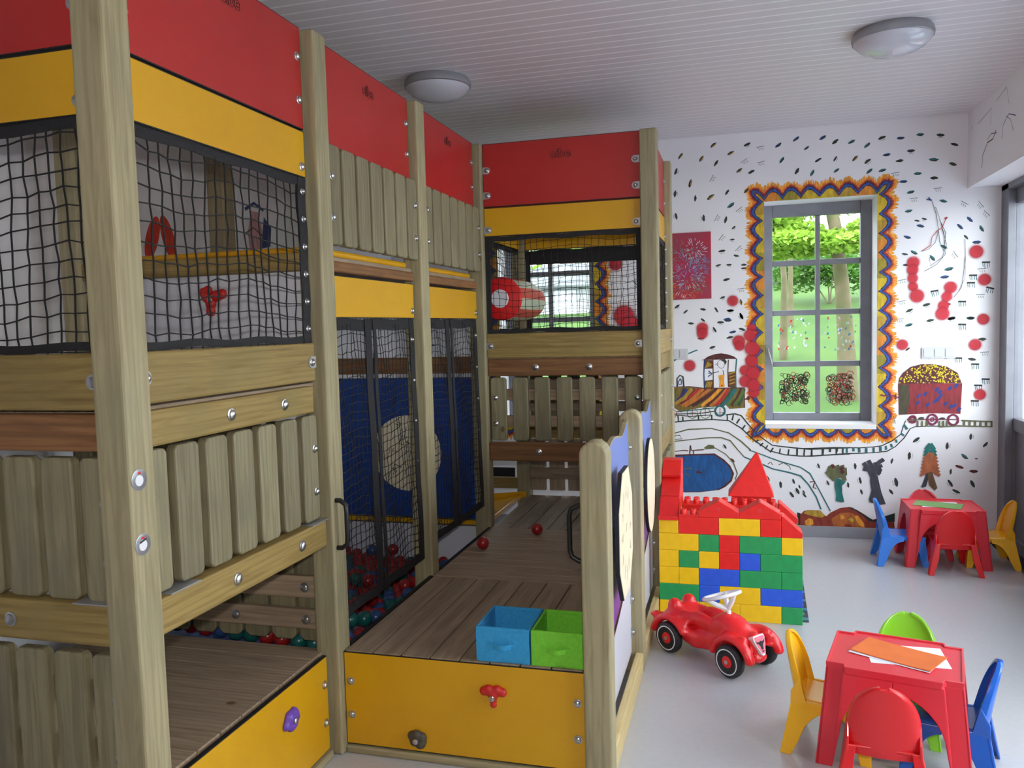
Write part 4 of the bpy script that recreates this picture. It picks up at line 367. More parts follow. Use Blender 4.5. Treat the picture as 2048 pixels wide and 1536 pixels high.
def window_border(x0, x1, z0, z1, sd):
    rr = random.Random(sd); it = []
    corners = [((x0, z0), (0, 1), (-1, 0), z1-z0), ((x0, z1), (1, 0), (0, 1), x1-x0), ((x1, z1), (0, -1), (1, 0), z1-z0), ((x1, z0), (-1, 0), (0, -1), x1-x0)]
    for (ox, oz), (dx, dz), (nx, nz), L in corners:
        nh = max(3, round(L/.135)); e = .12; per = L/nh
        ph = [rr.uniform(-.2, .2) for _ in range(nh+2)]
        def hump(s_):
            q = s_/per; i = int(math.floor(q)); fr = q-i; k = .5+ph[max(0, min(nh, i))]*.6
            fr = (fr/k*.5) if fr < k else .5+(fr-k)/(1-k)*.5
            return math.sin(PI*fr)
        N = int((L+2*e)/.006)
        for lay, (col, base, amp, jag) in enumerate([('orange', .098, .034, .02), ('flame', .076, .040, .010), ('rim', .056, .050, .006), ('dark', .040, .056, .006), ('blue', .026, .060, .005), ('dark', .014, .058, .004), ('hump', .004, .060, .004)]):
            pts = []
            for i in range(N+1):
                s_ = -e+(L+2*e)*i/N
                h = base+amp*hump(s_)+(rr.uniform(-jag, jag) if i % 2 else rr.uniform(0, jag))
                pts.append(h)
            for i in range(N):
                s0 = -e+(L+2*e)*i/N; s1 = -e+(L+2*e)*(i+1)/N
                i0, i1 = max(0, -s0, s0-L), max(0, -s1, s1-L)          # mitred corners
                h0, h1 = pts[i], pts[i+1]
                if h0 <= i0 or h1 <= i1: continue
                cc = col
                if col == 'hump': cc = ['hump', 'hump', 'och', 'humpo', 'hump2'][int((s0+5)/per) % 5 if sd == 1 else int((s0+5)/per*1.3) % 5]
                if col == 'dark' and int(s0/per*1.7) % 3 == 0: cc = 'n'
                P_ = lambda q, hh: (ox+dx*q+nx*hh, oz+dz*q+nz*hh)
                it.append(('P', cc, [P_(s0, i0), P_(s1, i1), P_(s1, h1), P_(s0, h0)], lay))
    return it
paint_mesh('painted_border', window_border(*W1, 1), YF, 'mural_paint', wall_back)
paint_mesh('painted_border', window_border(*W2, 2), YF, 'mural_paint', wall_back)

def dash_items():
    it = []; rr = random.Random(5)
    for X, Z, a, c, sz in MURAL_DASHES:
        x, z = X/1000, Z/1000; t = math.radians(a); L = .028*sz; wd = .0115*sz
        ct, s_ = math.cos(t), math.sin(t)
        loc = lambda u, v: (x+u*ct-v*s_, z+u*s_+v*ct)
        if c == 'L':
            it.append(('P', 'k', [loc(-L, -.003), loc(L*.9, -.006), loc(L, .006), loc(-L*.8, .008)], 1))
            for q in (-.7, -.3, .3, .75): it.append(('S', 't', (.004, [loc(L*q, 0), loc(L*q+.003, -.03-.01*rr.random())]), 1))
            continue
        if c == 'f':
            it.append(('S', 'f', (.005, [loc(-L, 0), loc(L, .002)]), 1))
            for q in (-.5, 0, .5): it.append(('S', 'f', (.0035, [loc(L*q, -.008), loc(L*q+.006, -.024)]), 1))
            continue
        n = 7
        top = [loc(-L+2*L*i/n, wd*math.sin(PI*i/n)**.6*rr.uniform(.7, 1.0)) for i in range(n+1)]
        bot = [loc(L-2*L*i/n, -wd*math.sin(PI*i/n)**.6*rr.uniform(.6, 1.1)) for i in range(1, n)]
        it.append(('P', c if c != 'y' else 'k', top+bot, 1))
        if c in 'ytb': it.append(('P', {'y': 'y', 't': 'k', 'b': 'k'}[c], [loc(-L*.6, -wd*.2), loc(L*.8, 0), loc(L*.5, -wd*.9), loc(-L*.4, -wd*.8)], 2))
        elif rr.random() < .5: it.append(('S', 'f', (.003, [loc(-L*.5, -wd*1.6), loc(L*.6, -wd*1.5)]), 1))
    # the same kind of dabs carry on behind the play tower
    for i in range(60):
        x = rr.uniform(-2.8, -.62); z = rr.uniform(1.0, 2.95)
        if W2[0]-.16 < x < W2[1]+.16: continue
        t = rr.uniform(-.9, .3); L = .03
        it.append(('P', rr.choice(['k', 't', 'b', 'k']), [(x-L*math.cos(t), z-L*math.sin(t)), (x, z+.008), (x+L*math.cos(t), z+L*math.sin(t)), (x, z-.009)], 1))
    return it
paint_mesh('painted_dabs', dash_items(), YF, 'mural_paint', wall_back)
it = [('R', 'red', (x/1000, z/1000, r/1000), i % 5) for i, (x, z, r) in enumerate(MURAL_SPRAY)]
it += [('R', 'red', (-.93, 2.13, .055), 0), ('R', 'red', (-.87, 1.72, .085), 1), ('R', 'red', (-.82, 1.64, .08), 2)]
paint_mesh('painted_spray_spots', it, YF-.003, 'spray_paint', wall_back)
it = []
for i, e in enumerate(MURAL_SHAPES):
    l = 1+i*.06
    if e[0] == 'P': it.append(('P', e[1], [(x/1000, z/1000) for x, z in e[2]], l))
    elif e[0] == 'S': it.append(('S', e[1], (e[2]*.0018, [(x/1000, z/1000) for x, z in e[3]]), l))
    elif e[0] == 'O':
        x, z = e[3][0]; x /= 1000; z /= 1000; r = e[2]/2200
        it.append(('P', e[1], [(x+r*math.cos(t*PI/4), z+r*math.sin(t*PI/4)) for t in range(8)], l))
paint_mesh('painted_train_scene', it, YF, 'mural_paint', wall_back)
# drawings on the header of the right wall
hd = lambda a, z, l: (XH-.0008, a, z)
it = []
for wd, col, pts in [(.008, 'n', [(6.10, 2.62), (6.08, 2.70), (5.98, 2.76), (5.86, 2.76), (5.80, 2.80)]), (.005, 'k', [(5.98, 2.78), (5.90, 2.80), (5.78, 2.78)]), (.006, 'b', [(5.68, 2.72), (5.66, 2.80), (5.55, 2.84), (5.42, 2.80)]), (.004, 'k', [(5.6, 2.84), (5.52, 2.80), (5.46, 2.72)]),
                     (.004, 'f', [(6.2, 2.93), (6.0, 2.95), (5.9, 2.96), (5.92, 2.86)]), (.004, 'f', [(5.8, 2.98), (5.6, 3.01), (5.55, 2.9)]), (.006, 'k', [(6.35, 2.92), (6.33, 2.95)]), (.006, 'n', [(5.2, 2.9), (5.12, 2.97), (5.0, 3.0)]), (.004, 'k', [(5.15, 2.86), (5.0, 2.92), (4.9, 2.84)])]:
    it.append(('S', col, (wd, pts), 1))
paint_mesh('painted_squiggles', it, 0, 'mural_paint', wall_right, mapper=hd)

it = []
PAL.update(petal=(206, 62, 44), figb=(60, 74, 120), figp=(196, 150, 150))
for (y_, z_, a) in ((3.50, 2.15, .35), (3.62, 2.16, -.3)):
    it.append(('P', 'petal', [(y_+.055*math.cos(t)*math.cos(a)-.10*math.sin(t)*math.sin(a)*-1, z_+.12*math.sin(t)*math.cos(a)+.03*math.cos(t)*math.sin(a)) for t in [i*PI/9 for i in range(18)]], 1))
it += [('P', 'figp', [(4.36, 2.12), (4.48, 2.12), (4.50, 2.28), (4.46, 2.40), (4.38, 2.40), (4.34, 2.26)], 1), ('P', 'figb', [(4.48, 2.18), (4.58, 2.2), (4.60, 2.32), (4.52, 2.38)], 2), ('S', 'figb', (.02, [(4.32, 2.40), (4.42, 2.45), (4.52, 2.42)]), 2), ('S', 'k', (.008, [(4.30, 2.25), (4.40, 2.30), (4.50, 2.26)]), 3)]
paint_mesh('painted_figures', it, 0, 'mural_paint', bpy.data.objects['wall_left'], mapper=lambda a, z, l: (XL+.001+.0003*l, a, z))
# ------------------------------------------------------------------ windows
def make_window(name, W, xm, paint):
    x0, x1, z0, z1 = W; yf = 6.70
    f = MB()
    xa, xb, za, zb = x0+.068, x1-.079, z0+.06, z1-.092
    f.box(x0, xa, yf, yf+.06, z0, z1); f.box(xb, x1, yf, yf+.06, z0, z1); f.box(xa, xb, yf, yf+.06, z0, za); f.box(xa, xb, yf, yf+.06, zb, z1)
    f.box(xm-.018, xm+.018, yf+.01, yf+.05, za, zb)
    for z in (1.304, 1.704, 2.09): f.box(xa, xb, yf+.012, yf+.048, z-.021, z+.021)
    o = struct(f.build(name, 'grey_paint', bevel=.005))
    MB().box(xa-.01, xb+.01, yf+.027, yf+.032, za-.01, zb+.01).build('window_pane', 'window_glass', o)
    MB().box(x0, x1, YF-.004, yf+.01, z0-.035, z0-.001).build('window_sill', 'white_plastic', o, bevel=.003)
    h = MB(); h.box(x0+.018, x0+.042, yf-.012, yf, 1.38, 1.46); h.tube([(x0+.03, yf-.02, 1.43), (x0+.036, yf-.028, 1.40), (x0+.06, yf-.028, 1.30)], .008, 8); h.build('window_handle', 'handle_steel', o)
    if paint:
        rr = random.Random(9); it = []
        for px in (xa, xm+.018):
            pw = (xm-.018-xa) if px == xa else (xb-xm-.018)
            for k in range(34):
                x = px+pw*rr.uniform(.12, .9); z = rr.uniform(1.40, 1.66); t = rr.uniform(.8, 2.2); L = rr.uniform(.012, .024)
                it.append(('S', rr.choice(['wht', 'wht', 'skyb', 'skyb', 'redd', 'mint']), (rr.uniform(.008, .014), [(x, z), (x+L*math.cos(t), z+L*math.sin(t))]), k % 4))
            for k in range(150):
                x = px+pw*rr.uniform(.2, .82); z = rr.uniform(.99, 1.22); r = rr.uniform(.008, .026)
                c = rr.choice(['ink', 'ink', 'ink', 'ink2', 'redd2']) if px == xa else rr.choice(['ink', 'redd2', 'redd2', 'mint2', 'ink2'])
                it.append(('S', c, (.0058, [(x+r*math.cos(q*.9), z+r*math.sin(q*.9)*1.1) for q in range(rr.choice([5, 7, 8]))]), k % 6))
        paint_mesh('painted_glass', it, yf+.026, 'mural_paint', o)
    return o
PAL.update(wht=(236, 240, 244), skyb=(60, 130, 210), redd=(214, 52, 36), mint=(150, 206, 180), ink=(34, 34, 26), ink2=(86, 88, 54), redd2=(176, 62, 52), mint2=(120, 150, 130))
make_window('window_1', W1, .596, True)
make_window('window_2', W2, -1.522, False)

# glazed doors along the right side, frames in the same grey
def glazed(name, ya, yb, kick):
    f = MB(); x0, x1 = XD+.03, XD+.09
    f.box(x0, x1, ya, ya+.09, 0, 2.50); f.box(x0, x1, yb-.09, yb, 0, 2.50); f.box(x0, x1, ya+.09, yb-.09, 2.40, 2.50); f.box(x0, x1, ya+.09, yb-.09, 0, .10)
    f.box(x0, x1, ya+.09, yb-.09, kick-.09, kick)
    o = struct(f.build(name, 'grey_paint', bevel=.006))
    MB().box(x0+.02, x0+.04, ya+.07, yb-.07, .08, kick-.05).build('door_panel', 'grey_paint', o)
    MB().box(x0+.025, x0+.031, ya+.08, yb-.08, kick-.02, 2.42).build('door_glass', 'window_glass', o)
    return o
f = MB(); f.box(XD-.02, XD+.03, 6.30, 6.45, 0, 2.54); f.box(XD-.02, XD+.10, 5.3, 6.45, 2.50, 2.54); f.box(XD, XD+.12, 6.40, 6.45, 0, 2.5); struct(f.build('trim_1', 'grey_paint', bevel=.004))
glazed('door_1', 5.42, 6.40, .93)
yy = 1.604; i = 2
struct(MB().box(XD, 2.1, YB, yy, 0, 2.54).build('wall_right', 'white_wall'))
while yy < 5.3:
    glazed('door_%d' % i, yy, yy+.94, .93 if yy > 3.3 else .25); yy += .952; i += 1
struct(MB().box(XD-.06, XD+.12, YB, 6.40, 0, .018).build('trim_2', 'black_plastic'))

# ceiling lamps
def lamp(loc, label, r):
    o = empty('ceiling_lamp', loc, label, 'lamp', 'round ceiling lamps')
    MB().lathe([(r*.93, 0), (r*.97, -.012), (r, -.03), (r*.985, -.045), (r*.95, -.05)], (0, 0, 0), seg=48).build('lamp_base', 'lamp_rim', o, smooth=True)
    MB().lathe([(r*.965, -.044), (r*.93, -.058), (r*.8, -.082), (r*.6, -.1), (r*.3, -.112), (0.001, -.116)], (0, 0, 0), seg=48).build('lamp_shade', 'opal_glass', o, smooth=True)
lamp((-1.63, 4.42, ZC), 'round white opal ceiling lamp above the red panels of the play tower', .19)
lamp((.745, 4.47, ZC), 'round white opal ceiling lamp over the open floor near the glass doors', .19)

# switches
def switch(x0, z0, n, label, y=YF):
    o = empty('wall_switch', (x0+n*.0355, y, z0), label, 'switch')
    MB().box(-n*.0355-.004, n*.0355+.004, -.009, 0, 0, .083).build('switch_frame', 'switch_white', o, bevel=.002)
    for i in range(n): xx = -n*.0355+.0355+i*.071; MB().box(xx-.028, xx+.028, -.0125, -.008, .012, .071).build('rocker', 'switch_white', o, bevel=.002)
switch(1.283, 1.342, 3, 'white triple switch plate above the painted yellow wagon')
switch(-.52, 1.365, 2, 'white switch plate beside the play tower under the painted canvas')

# canvas on the wall
o = empty('wall_canvas', (-.375, YF, 2.085), 'crimson abstract canvas with blue scribbles on the mural wall', 'picture')
m = mottled('canvas_ground', (176, 40, 66), (150, 60, 80), 9, .7)
MB().box(-.18, .18, -.02, 0, -.255, .255).build('canvas', 'canvas_ground', o, bevel=.002)
rr = random.Random(4); it = []
PAL.update(cb=(96, 140, 196), cw=(214, 220, 236), cg=(90, 150, 110), cm=(214, 28, 140), co=(224, 86, 44), cl=(128, 150, 190), cr=(200, 84, 52), cy=(214, 160, 50))
for cx, cz, R_, c, n in [(-.05, .1, .10, 'cg', 50), (.06, .12, .08, 'cw', 50), (0, -.02, .15, 'cl', 130), (.09, 0, .08, 'cb', 60), (0, -.1, .14, 'cw', 50), (-.07, -.19, .06, 'co', 50), (.03, -.2, .05, 'cr', 40), (.09, -.15, .05, 'cg', 30), (-.02, -.01, .08, 'cm', 60), (-.05, -.23, .1, 'cy', 16)]:
    for k in range(n):
        a = rr.uniform(0, 2*PI); r = R_*rr.random()**.6; x = cx+r*math.cos(a)*.9; z = cz+r*math.sin(a); L = rr.uniform(.01, .03)
        x1 = max(-.17, min(.17, x+L*math.cos(a))); z1 = max(-.245, min(.245, z+L*math.sin(a)))
        it.append(('S', c, (.003, [(max(-.17, min(.17, x)), max(-.245, min(.245, z))), (x1, z1)]), k % 5))
paint_mesh('paint_strokes', it, -.02, 'mural_paint', o)

# ------------------------------------------------------------------ the play tower
tower = empty('play_tower', (-1.5, 3.75, 0), 'wooden indoor play tower with red and yellow panels, rope nets and ball pit', 'playground', world=True)
LX0, LX1, RX0, RX1, IX0, IX1 = -1.595, -1.495, -.54, -.44, -2.70, -2.60
PT = 2.765
def post(x0, y0, z1=PT, label=None, sx=.1, sy=.1, z0=0):
    o = MB().box(x0, x0+sx, y0, y0+sy, z0, z1).build('post', 'pine_z', tower, bevel=.011, seg=3)
    if label: o['label'] = label
    return o
postA = post(LX0, 1.70); post(LX0, 2.75); post(LX0, 3.75); post(LX0, 4.75); post(LX0, 5.75)
postE = post(RX0, 4.75); post(RX0, 5.75)
for y in (1.70, 2.75, 3.75, 4.75): post(IX0, y)
# short round-topped posts of the play wall
def round_post(x0, y0, z1):
    prof = [(0, 0), (.1, 0)]+[(.05+.05*math.cos(PI*i/12), z1-.05+.05*math.sin(PI*i/12)) for i in range(13)]
    return MB().prism(prof, (0, .1), lambda a, b_, c: (x0+a, y0+c, b_)).build('post', 'pine_z', tower, bevel=.009, seg=3)
P1 = round_post(RX0, 2.76, 1.245); P2 = round_post(RX0, 3.75, 1.25)

class Face:
    """outer plane of a row of posts: u runs along it, n points out of it"""
    def __init__(s, kind, plane): s.k = kind; s.p = plane
    def pt(s, u, n, z):
        return {'+x': (s.p+n, u, z), '-x': (s.p-n, u, z), '-y': (u, s.p-n, z), '+y': (u, s.p+n, z)}[s.k]
    def box(s, mb, u0, u1, n0, n1, z0, z1):
        a = s.pt(u0, n0, z0); c = s.pt(u1, n1, z1)
        return mb.box(min(a[0], c[0]), max(a[0], c[0]), min(a[1], c[1]), max(a[1], c[1]), z0, z1)
    @property
    def ax(s): return 'y' if s.k[1] == 'x' else 'x'
    @property
    def nrm(s): return Vector({'+x': (1, 0, 0), '-x': (-1, 0, 0), '-y': (0, -1, 0), '+y': (0, 1, 0)}[s.k])
def bolt(F, parent, u, z, n, r=.012, plate=0):
    c = Vector(F.pt(u, n, z))
    mb = MB().lathe([(r*1.35, 0), (r*1.35, .0025), (r*1.0, .004), (r*.95, .008), (r*.6, .0115), (.0005, .0125)], c, F.nrm, 16)
    mb.build('bolt', 'zinc_steel', parent, smooth=True)
def bracket(F, parent, u, z, n, side):
    """half round steel lug that holds a panel to its post; side=-1: post to the left"""
    pts = [(side*.03, -.021), (0, -.021)]+[(-side*.021*math.sin(PI*i/10), -.021*math.cos(PI*i/10)) for i in range(1, 10)]+[(0, .021), (side*.03, .021)]
    MB().prism(pts, (n, n+.004), lambda a, b_, c: F.pt(u+a, c, z+b_)).build('bracket', 'bracket_steel', parent)
    bolt(F, parent, u, z, n+.004, .011)
def panel(F, u0, u1, z0, z1, m, name, n=-.045, t=.018, bolts=True, lug=False, zs=None):
    mb = MB(); F.box(mb, u0, u1, n-t, n-.0012, z0, z1); mb.m = 0
    o = mb.build(name, 'black_edge', tower)
    f = MB(); e = .0035; F.box(f, u0+e, u1-e, n-.0015, n, z0+e, z1-e); F.box(f, u0+e, u1-e, n-t-.0005, n-t+.001, z0+e, z1-e); f.build('panel_face', m, o)
    if bolts:
        for z in (zs or ((z0+(z1-z0)*.28, z0+(z1-z0)*.76) if z1-z0 > .25 else (z0+(z1-z0)*.22,))):
            for u, sd in ((u0+.028, -1), (u1-.028, 1)):
                if lug: bracket(F, o, u, z, n, sd)
                else: bolt(F, o, u, z, n)
    return o
def beam(F, u0, u1, z0, z1, m='pine_warm_', n=-.028, t=.045, bolts=(), ends=(), name='beam'):
    mb = MB(); F.box(mb, u0, u1, n-t, n, z0, z1); o = mb.build(name, m+F.ax, tower, bevel=.007)
    for u in bolts: bolt(F, o, u, (z0+z1)/2, n, .015)
    for u, sd in ends: bracket(F, o, u, (z0+z1)/2, n, sd)
    return o
def pickets(F, u0, u1, z0, z1, n=-.04, t=.034, count=7, wd=.093, bolts=True, rail=True, m='pine_grey_z', c=.012):
    o = empty('picket_panel', (0, 0, 0), None, None); o.parent = tower; o.location = -tower.location
    pitch = (u1-u0-wd)/(count-1)
    for i in range(count):
        a = u0+i*pitch
        pts = [(a, z0+c), (a+c, z0), (a+wd-c, z0), (a+wd, z0+c), (a+wd, z1-c), (a+wd-c, z1), (a+c, z1), (a, z1-c)]
        pk = MB().prism(pts, (n-t, n), lambda p, q, r: F.pt(p, r, q)).build('picket', m, None, bevel=.006, seg=2); pk.parent = o
        if bolts and i in (0, count-1):
            for z in (z0+(z1-z0)*.27, z0+(z1-z0)*.68): bolt(F, pk, a+wd*(.3 if i == 0 else .75), z, n)
    if rail:
        for z in (z0+(z1-z0)*.3, z0+(z1-z0)*.72):
            mb = MB(); F.box(mb, u0, u1, n-t-.03, n-t, z-.035, z+.035); r = mb.build('rail', 'deck_'+F.ax, None, bevel=.004); r.parent = o
    return o
def net(F, u0, u1, z0, z1, n=-.055, cell=.045, r=.0021, jit=.12, straps=True, knots=True, sag=.0, seed=1, strap_w=.03, flare=0, post_strap=False, mids=()):
    rr = random.Random(seed); nu = max(2, round((u1-u0)/cell)); nz = max(2, round((z1-z0)/cell)); du = (u1-u0)/nu; dz = (z1-z0)/nz
    mb = MB(); G = {}
    for i in range(nu+1):
        for j in range(nz+1):
            q = 0 if i in (0, nu) else 1; q2 = 0 if j in (0, nz) else 1
            s_ = sag*math.sin(PI*j/nz)*math.sin(PI*i/nu)
            wave = .006*math.sin(i*.9+j*.35+seed)*q*q2
            fl_ = flare*(1-j/nz)
            G[i, j] = (u0+i*du+rr.uniform(-jit, jit)*du*q*(1 if q2 else .5), n+wave+s_+fl_, z0+j*dz+(rr.uniform(-jit, jit)*dz+.012*math.sin(i*.45+seed))*q2*1.0)
    def seg(a, b_):
        P, Q = Vector(F.pt(*a)), Vector(F.pt(*b_)); d = Q-P
        if d.length < 1e-6: return
        x = d.orthogonal().normalized(); y = d.cross(x).normalized(); vs = [P+x*r, P+y*r, P-x*r, P-y*r, Q+x*r, Q+y*r, Q-x*r, Q-y*r]
        mb.add(vs, [(0, 1, 5, 4), (1, 2, 6, 5), (2, 3, 7, 6), (3, 0, 4, 7)])
    for i in range(nu+1):
        for j in range(nz+1):
            if i < nu: seg(G[i, j], G[i+1, j])
            if j < nz: seg(G[i, j], G[i, j+1])
            if knots:
                c = Vector(F.pt(*G[i, j])); k = r*2.0
                mb.add([c+Vector(v)*k for v in ((1, 0, 0), (-1, 0, 0), (0, 1, 0), (0, -1, 0), (0, 0, 1), (0, 0, -1))], [(0, 2, 4), (2, 1, 4), (1, 3, 4), (3, 0, 4), (2, 0, 5), (1, 2, 5), (3, 1, 5), (0, 3, 5)])
    o = mb.build('net', 'net_rope', tower)
    def strap(a0, a1, b0, b1, nn=0, bolts=()):
        s_ = MB(); N = 16; vert = (b1-b0) > (a1-a0)
        pts = []
        for i in range(N+1):
            q = i/N; w_ = .004*math.sin(q*17+seed)
            if vert: z = b0+(b1-b0)*q; f_ = flare*(1-(z-z0)/(z1-z0)); pts.append(((a0+w_, n+nn+f_, z), (a1+w_, n+nn+f_, z)))
            else: u = a0+(a1-a0)*q; z_ = b0; f_ = flare*(1-(z_-z0)/(z1-z0)); pts.append(((u, n+nn+f_, b0+w_), (u, n+nn+f_, b1+w_)))
        vs = []
        for p, q in pts:
            for a in (p, q): vs.append(F.pt(*a)); vs.append(F.pt(a[0], a[1]+.004, a[2]))
        fs = []
        for i in range(N):
            o_ = i*4; fs += [(o_, o_+2, o_+6, o_+4), (o_+1, o_+5, o_+7, o_+3), (o_, o_+4, o_+5, o_+1), (o_+2, o_+3, o_+7, o_+6)]
        s_.add(vs, fs+[(0, 1, 3, 2), (N*4, N*4+2, N*4+3, N*4+1)]); k = s_.build('strap', 'black_webbing', o)
        for u, z in bolts: bolt(F, k, u, z, n+nn+.004, .009)
        return k
    if straps:
        strap(u0, u1, z1-strap_w, z1); strap(u0, u1, z0, z0+strap_w*.8)
    if post_strap: strap(u1-.055, u1, z0, z1, .003, [(u1-.028, z0+(z1-z0)*(k+.5)/6) for k in range(6)])
    for a, w_, lean in mids: strap(a, a+w_, z0, z1, .006)
    return o

LF = Face('+x', LX1); FA = Face('-y', 1.70); FE = Face('-y', 4.75); RF = Face('+x', RX1); BK = Face('+y', 5.85); FB = Face('-y', 2.75)
FAv, LFv = 2.735, 1.80
def lettering(F, u, z, n, parent, size=.062):
    cu = bpy.data.curves.new('lettering', 'FONT'); cu.body = 'eibe'; cu.size = size; cu.align_x = 'CENTER'; cu.fill_mode = 'NONE'; cu.bevel_depth = .0011; cu.bevel_resolution = 0; cu.offset = .0016; cu.resolution_u = 4
    t = bpy.data.objects.new('lettering', cu); C.objects.link(t)
    dg = bpy.context.evaluated_depsgraph_get(); me = bpy.data.meshes.new_from_object(t.evaluated_get(dg)); bpy.data.objects.remove(t)
    me.materials.clear(); me.materials.append(MATS['black_edge'])
    for v in me.vertices: a, b_, c = v.co; v.co = F.pt(u+a, n+c+.0006, z+b_)
    o = bpy.data.objects.new('lettering', me); C.objects.link(o); o.parent = parent
# side bay A-B (nearest, faces the room)
u0, u1 = 1.80, FAv
red = panel(LF, u0, u1, 2.397, PT, 'red_laminate', 'red_panel', zs=(2.50, 2.655)); lettering(LF, 2.31, 2.69, -.045, red)
panel(LF, u0, u1, 2.222, 2.391, 'yellow_laminate', 'yellow_panel')
net(LF, u0, u1, 1.615, 2.220, post_strap=True, seed=3, cell=.049, r=.0025)
beam(LF, u0, u1-.02, 1.470, 1.612, ends=[(u1-.05, 1), (u0+.012, -1)])
beam(LF, u0, u1-.03, 1.352, 1.452, bolts=(2.19, 2.50), n=-.034)
pickets(LF, u0-.01, u1-.005, .946, 1.343, wd=.106)
beam(LF, u0, u1, .836, .938, bolts=(2.16, 2.55), n=-.02, t=.06)
for uu in (u0+.05, u1-.11): mb = MB(); LF.box(mb, uu, uu+.13, -.075, -.015, .938, .942); mb.build('mounting_plate', 'bracket_steel', tower, bevel=.001)
# front bay left of the corner post
a0, a1 = IX1, LX0
red = panel(FA, a0, a1, 2.397, PT, 'red_laminate', 'red_panel')
panel(FA, a0, a1, 2.222, 2.391, 'yellow_laminate', 'yellow_panel')
net(FA, a0, a1, 1.615, 2.220, seed=5, r=.0025)
beam(FA, a0, a1, 1.462, 1.612, bolts=(a1-.02,))
beam(FA, a0, a1, 1.352, 1.452, 'pine_red_', bolts=(-1.98,), n=-.034)
pickets(FA, a0+.005, a1+.01, .946, 1.335, count=8, wd=.105)
beam(FA, a0, a1, .832, .945, bolts=(-1.93,), n=-.02, t=.06)
pickets(FA, a0+.005, a1+.01, .41, .80, count=8, wd=.105)
beam(FA, a0, a1, .30, .40, n=-.02)
mb = MB(); FA.box(mb, a1-.12, a1, -.075, -.015, .945, .949); mb.build('mounting_plate', 'bracket_steel', tower, bevel=.001)
# low yellow climbing panel under bay A-B
LP = panel(LF, 1.80, FAv, .035, .405, 'yellow_laminate', 'yellow_panel', zs=(.15, .30))
beam(LF, 1.80, FAv, 0, .030, 'pine_', n=-.03, name='sill_board')
# bays B-C and C-D above the ball pit
for (u0, u1, sd) in ((2.85, 3.75, 11), (3.85, 4.75, 12)):
    red = panel(LF, u0, u1-.012, 2.382, PT, 'red_laminate', 'red_panel', zs=(2.50, 2.645)); lettering(LF, (u0+u1)/2, 2.665, -.045, red)
    pickets(LF, u0-.01, u1-.01, 1.99, 2.376, n=-.012, count=7, wd=.112, rail=False)
    beam(LF, u0, u1-.02, 1.888, 1.932, 'pine_red_', n=-.035)
    panel(LF, u0, u1-.012, 1.707, 1.876, 'yellow_laminate', 'yellow_panel')
    net(LF, u0, u1-.01, .50 if sd == 11 else .545, 1.704, n=-.06, cell=.036, r=.0017, jit=.16, seed=sd, strap_w=.05, flare=.02, post_strap=True, mids=((u0+.34, .06, 0), (u0+.42, .03, 0)))
# front of the far tower D-E
a0, a1 = LX1, RX0
red = panel(FE, a0, a1, 2.386, PT, 'red_laminate', 'red_panel', lug=True, zs=(2.455, 2.605)); lettering(FE, -1.01, 2.65, -.045, red, .075)
panel(FE, a0, a1, 2.208, 2.380, 'yellow_laminate', 'yellow_panel', lug=True)
net(FE, a0, a1, 1.616, 2.206, n=-.05, cell=.042, r=.0018, seed=21, strap_w=.028)
for (x0_, x1_) in ((a0, a0+.03), (a1-.03, a1)):
    mb = MB(); FE.box(mb, x0_, x1_, -.06, -.047, 1.62, 2.205); mb.build('net_border', 'black_webbing', tower)
beam(FE, a0, a1, 1.462, 1.612, ends=[(a0+.025, -1), (a1-.025, 1)])
beam(FE, a0, a1, 1.350, 1.456, 'pine_red_', bolts=(-1.19, -.86), n=-.034)
pickets(FE, a0+.012, a1-.012, .950, 1.342, wd=.098)
beam(FE, a0, a1, .826, .942, 'pine_red_', bolts=(-1.18,), n=-.02)
# side of the far tower E-F, facing the room
u0, u1 = 4.85, 5.75
panel(RF, u0, u1, 2.386, PT, 'red_laminate', 'red_panel', zs=(2.47, 2.62)); panel(RF, u0, u1, 2.208, 2.380, 'yellow_laminate', 'yellow_panel')
net(RF, u0, u1, 1.616, 2.206, n=-.05, seed=22, post_strap=True)
beam(RF, u0, u1, 1.462, 1.612, bolts=(5.70,), n=-.01); beam(RF, u0, u1, 1.350, 1.456, n=-.03)
pickets(RF, u0, u1, .950, 1.342, n=-.01); beam(RF, u0, u1, .826, .942, n=-.02); pickets(RF, u0, u1, .41, .80, n=-.01); beam(RF, u0, u1, .29, .40, n=-.02)
# back of the far tower
a0, a1 = LX1, RX0
panel(BK, a0, a1, 2.386, PT, 'red_laminate', 'red_panel'); panel(BK, a0, a1, 2.208, 2.380, 'yellow_laminate', 'yellow_panel')
net(BK, a0, a1, 1.616, 2.206, n=-.05, cell=.042, r=.0018, seed=23)
mb = MB(); BK.box(mb, a0+.03, a1, -.068, -.058, 2.10, 2.20); mb.build('net_border', 'black_webbing', tower)
mb = MB(); BK.box(mb, a0, a0+.035, -.068, -.058, 1.62, 2.2); mb.build('net_border', 'black_webbing', tower)
beam(BK, a0, a1, 1.462, 1.612); beam(BK, a0, a1, 1.350, 1.456, n=-.034); beam(BK, a0, a1, .826, .942, n=-.02)
pickets(BK, a0+.012, a1-.012, .950, 1.342)
pickets(BK, a0+.005, a1-.005, .44, .82, count=7, wd=.111, m='deck_z', c=.002, rail=False)
beam(BK, a0+.002, a1-.002, .53, .615, 'deck_', n=-.078, t=.03, name='rail')
# net, slide side of the far tower (D-G)
LG = Face('-x', LX0)
net(LG, 4.85, 5.75, 1.616, 2.206, n=-.05, seed=24)
panel(LG, 4.85, 5.75, 2.386, PT, 'red_laminate', 'red_panel'); panel(LG, 4.85, 5.75, 2.208, 2.380, 'yellow_laminate', 'yellow_panel')
beam(LG, 4.85, 5.75, 1.462, 1.612)
